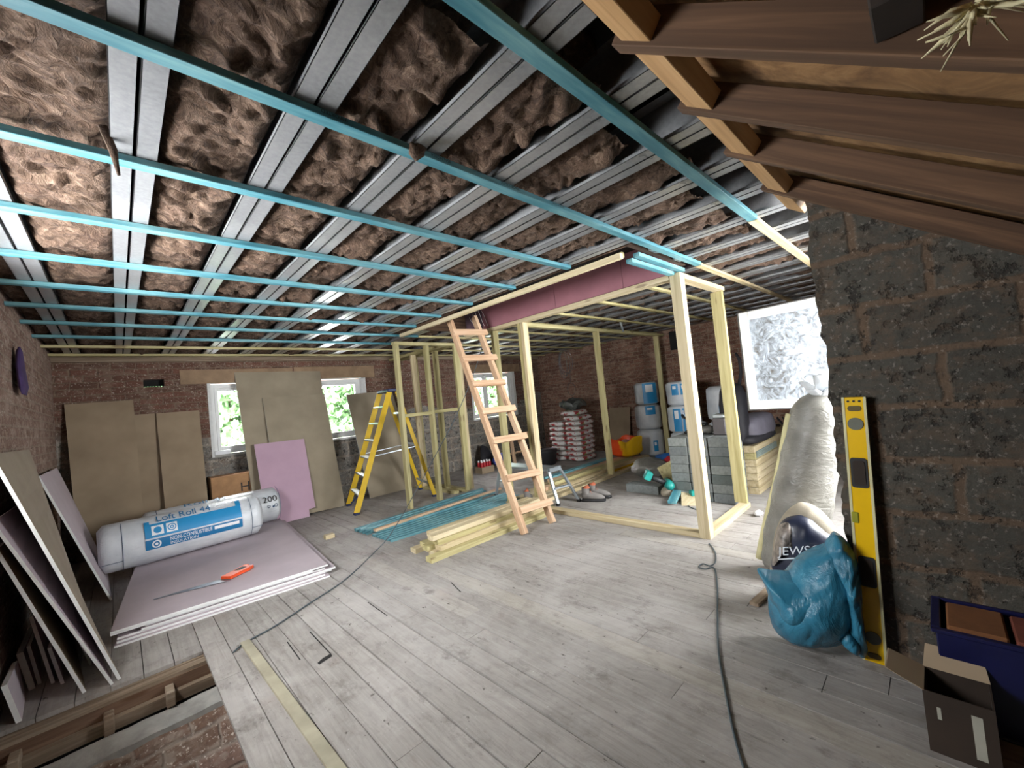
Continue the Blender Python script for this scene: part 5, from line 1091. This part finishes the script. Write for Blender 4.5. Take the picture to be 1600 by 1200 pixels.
# ================================================================== CABLES
def cable(name, pts, r, label, mat=M_cable, cat='cable'):
    # smooth through points
    P_ = [Vector(p) for p in pts]; out = []
    for i in range(len(P_)-1):
        p0 = P_[max(i-1, 0)]; p1 = P_[i]; p2 = P_[i+1]; p3 = P_[min(i+2, len(P_)-1)]
        for q in range(8):
            t_ = q/8; out.append(.5*((2*p1)+(-p0+p2)*t_+(2*p0-5*p1+4*p2-p3)*t_*t_+(-p0+3*p1-3*p2+p3)*t_**3))
    out.append(P_[-1]); m = MB(); m.loft(out, r, 8); return obj(name, m, mat, smooth=True, **L(label, cat))
fz = .007
cable('power_cable', [P(1172, 1230, z=fz), P(1150, 1160, z=fz), P(1135, 1090, z=fz), P(1123, 1020, z=fz), P(1121, 960, z=fz), P(1121, 920, z=fz), P(1116, 888, z=fz), P(1102, 889, z=fz), P(1092, 886, z=fz), P(1098, 881, z=fz), P(1110, 884, z=fz+.006), P(1118, 877, z=fz), P(1117, 862, z=fz), P(1108, 849, z=fz)],   .0046, 'dark grey cable curving across the bare floorboards with a small loop by the corner post')
cable('power_cable', [P(366, 1022, z=-.05), P(366, 1018, z=fz), P(385, 1003, z=fz), P(430, 978, z=fz), P(480, 945, z=fz), P(540, 905, z=fz), P(585, 863, z=fz), P(610, 835, z=fz+.1), P(640, 785, Y=4.6), P(680, 712, Y=4.5), P(715, 645, Y=4.35), P(745, 570, Y=4.2), P(758, 520, Y=4.15), P(760, 500, Y=4.13)], .005, 'thin dark cable hanging from the hatch down across the floor to the stair opening')
cable('power_cable', [P(1080, 782, z=fz), P(1076, 790, z=fz), P(1085, 795, z=fz), P(1100, 798, z=fz)], .005, 'short loop of dark cable on the floor beside the plywood offcut')
m = MB()
for q in range(3):
    c = P(885, 565, Y=4.4); n_ = 28; pts = [c+Vector(((.17-.03*q)*math.sin(2*PI*i/n_), .04*q, -.02*q+(.20+.02*q)*math.cos(2*PI*i/n_))) for i in range(n_+1)]; m.loft(pts, .004, 5)
t_ = P(885, 520, Y=4.4); m.loft([t_, t_+Vector((0, 0, .18))], .004, 5)
obj('cable_coil', m, M_cable, smooth=True, **L('coil of dark cable hanging from the ceiling right of the ladder', 'cable'))
m = MB(); c = P(893, 608, Y=4.45)
n_ = 24; pts = [c+Vector((.11*math.sin(2*PI*i/n_), 0, .11*math.cos(2*PI*i/n_))) for i in range(n_+1)]; m.loft(pts, .004, 5); m.loft([c+Vector((0, 0, .11)), c+Vector((-.02, -.02, .40))], .003, 5)
obj('cable_coil', m, M_cable, smooth=True, **L('smaller hanging wire loop below the larger cable coil', 'cable'))
a = P(962, 480, Y=3.2); b = P(974, 518, Y=3.2); hl = thing('hanging_lamp_holder', b, 'small grey fitting hanging on a wire near the tall front post', 'fitting')
m = MB(); m.loft([a+Vector((0, 0, .05)), a, a.lerp(b, .5)], .003, 6); obj('wire', m, M_cable, hl, smooth=True)
m = MB(); m.loft([a.lerp(b, .45), a.lerp(b, .55), b], [.008, .014, .016], 10); obj('holder', m, M_alu, hl, smooth=True)
# purple brush on the left wall
pb = P(32, 578, X=-.47); m = MB(); m.loft([pb+Vector((0, .0, .16)), pb+Vector((0, 0, .13)), pb+Vector((0.0, 0, .02)), pb+Vector((0.01, 0, -.12)), pb+Vector((.01, 0, -.17))], [(.01, .005), (.06, .015), (.11, .02), (.14, .02), (.12, .004)], 22, fn=lambda v, q, i, k: v+Vector((0, 0, .02*noise.noise(Vector((k*3.3, i, 1))))), up=(1, 0, 0)); m.v = [(max(v[0], XL+.003), v[1], v[2]) for v in m.v]; obj('cleaning_brush', m, M_purp, smooth=True, **L('dark purple bristle brush head hanging on the left brick wall', 'brush'))
# litter
m = MB(); c = P(1186, 806, z=0); m.ball(c+Vector((0, 0, .015)), (.05, .04, .02), 10, 8, fn=lambda v, n_: v+.02*noise.noise_vector(v*30)); mn = min(v[2] for v in m.v); m.v = [(v[0], v[1], v[2]-mn) for v in m.v]; obj('paper_scrap', m, M_white, **L('crumpled white scrap on the floor near the end stud frame', 'scrap'))
# loose floor hatch gap
m = MB(); g_ = [P(496, 1036, z=.0012), P(505, 1028, z=.0012), P(517, 1021, z=.0012), P(519, 1025, z=.0012), P(506, 1033, z=.0012), P(499, 1038, z=.0012)]
m.prism(g_, Vector((0, 0, .0006))); obj('floor_gap', m, M_dark, kind='structure').name = 'trim_18'
for k, (a, b) in enumerate([((449, 1003), (469, 1031)), ((484, 987), (517, 1022)), ((575, 941), (605, 962)), ((705, 910), (720, 925))]):
    m = MB(); A_ = P(*a, z=.0016); B_ = P(*b, z=.0016); m.bar(A_, B_, .006, .0006); obj('trim_%d' % (20+k), m, M_dark, kind='structure')
# ================================================================== OUTSIDE
def tree(x, y, s, label, seed):
    t = thing('leafy_tree', (x, y, -2.4), label, 'tree', 'trees outside the back windows'); rr = random.Random(seed); m = MB()
    for i in range(4200):
        d_ = Vector((rr.gauss(0, 1), rr.gauss(0, 1), rr.gauss(0, 1))).normalized()*(rr.random()**.4)*1.0
        c = Vector((x+d_.x*2.0*s, y+d_.y*1.3*s, 1.4+d_.z*2.4*s)); a = Vector((rr.gauss(0, 1), rr.gauss(0, 1), rr.gauss(0, 1))).normalized()*.13; b = a.cross(Vector((rr.gauss(0, 1), rr.gauss(0, 1), 1))).normalized()*.08
        m.add([c-a, c+b, c+a, c-b], [(0, 1, 2, 3)])
    obj('foliage', m, M_leaf, t)
    m = MB(); m.loft([(x, y, -2.4), (x+.05, y, 0), (x, y, 2.2)], [.14, .1, .04], 10); obj('trunk', m, M_bark, t, smooth=True)
tree(1.9, 11.6, 1.0, 'bright green leafy tree outside the leftmost back window', 1)
tree(5.4, 11.8, .75, 'bright green leafy tree outside the middle back window', 2)
tree(10.5, 12.0, 1.1, 'bright green leafy tree outside the right hand back window', 3)
bpy.context.view_layer.update()
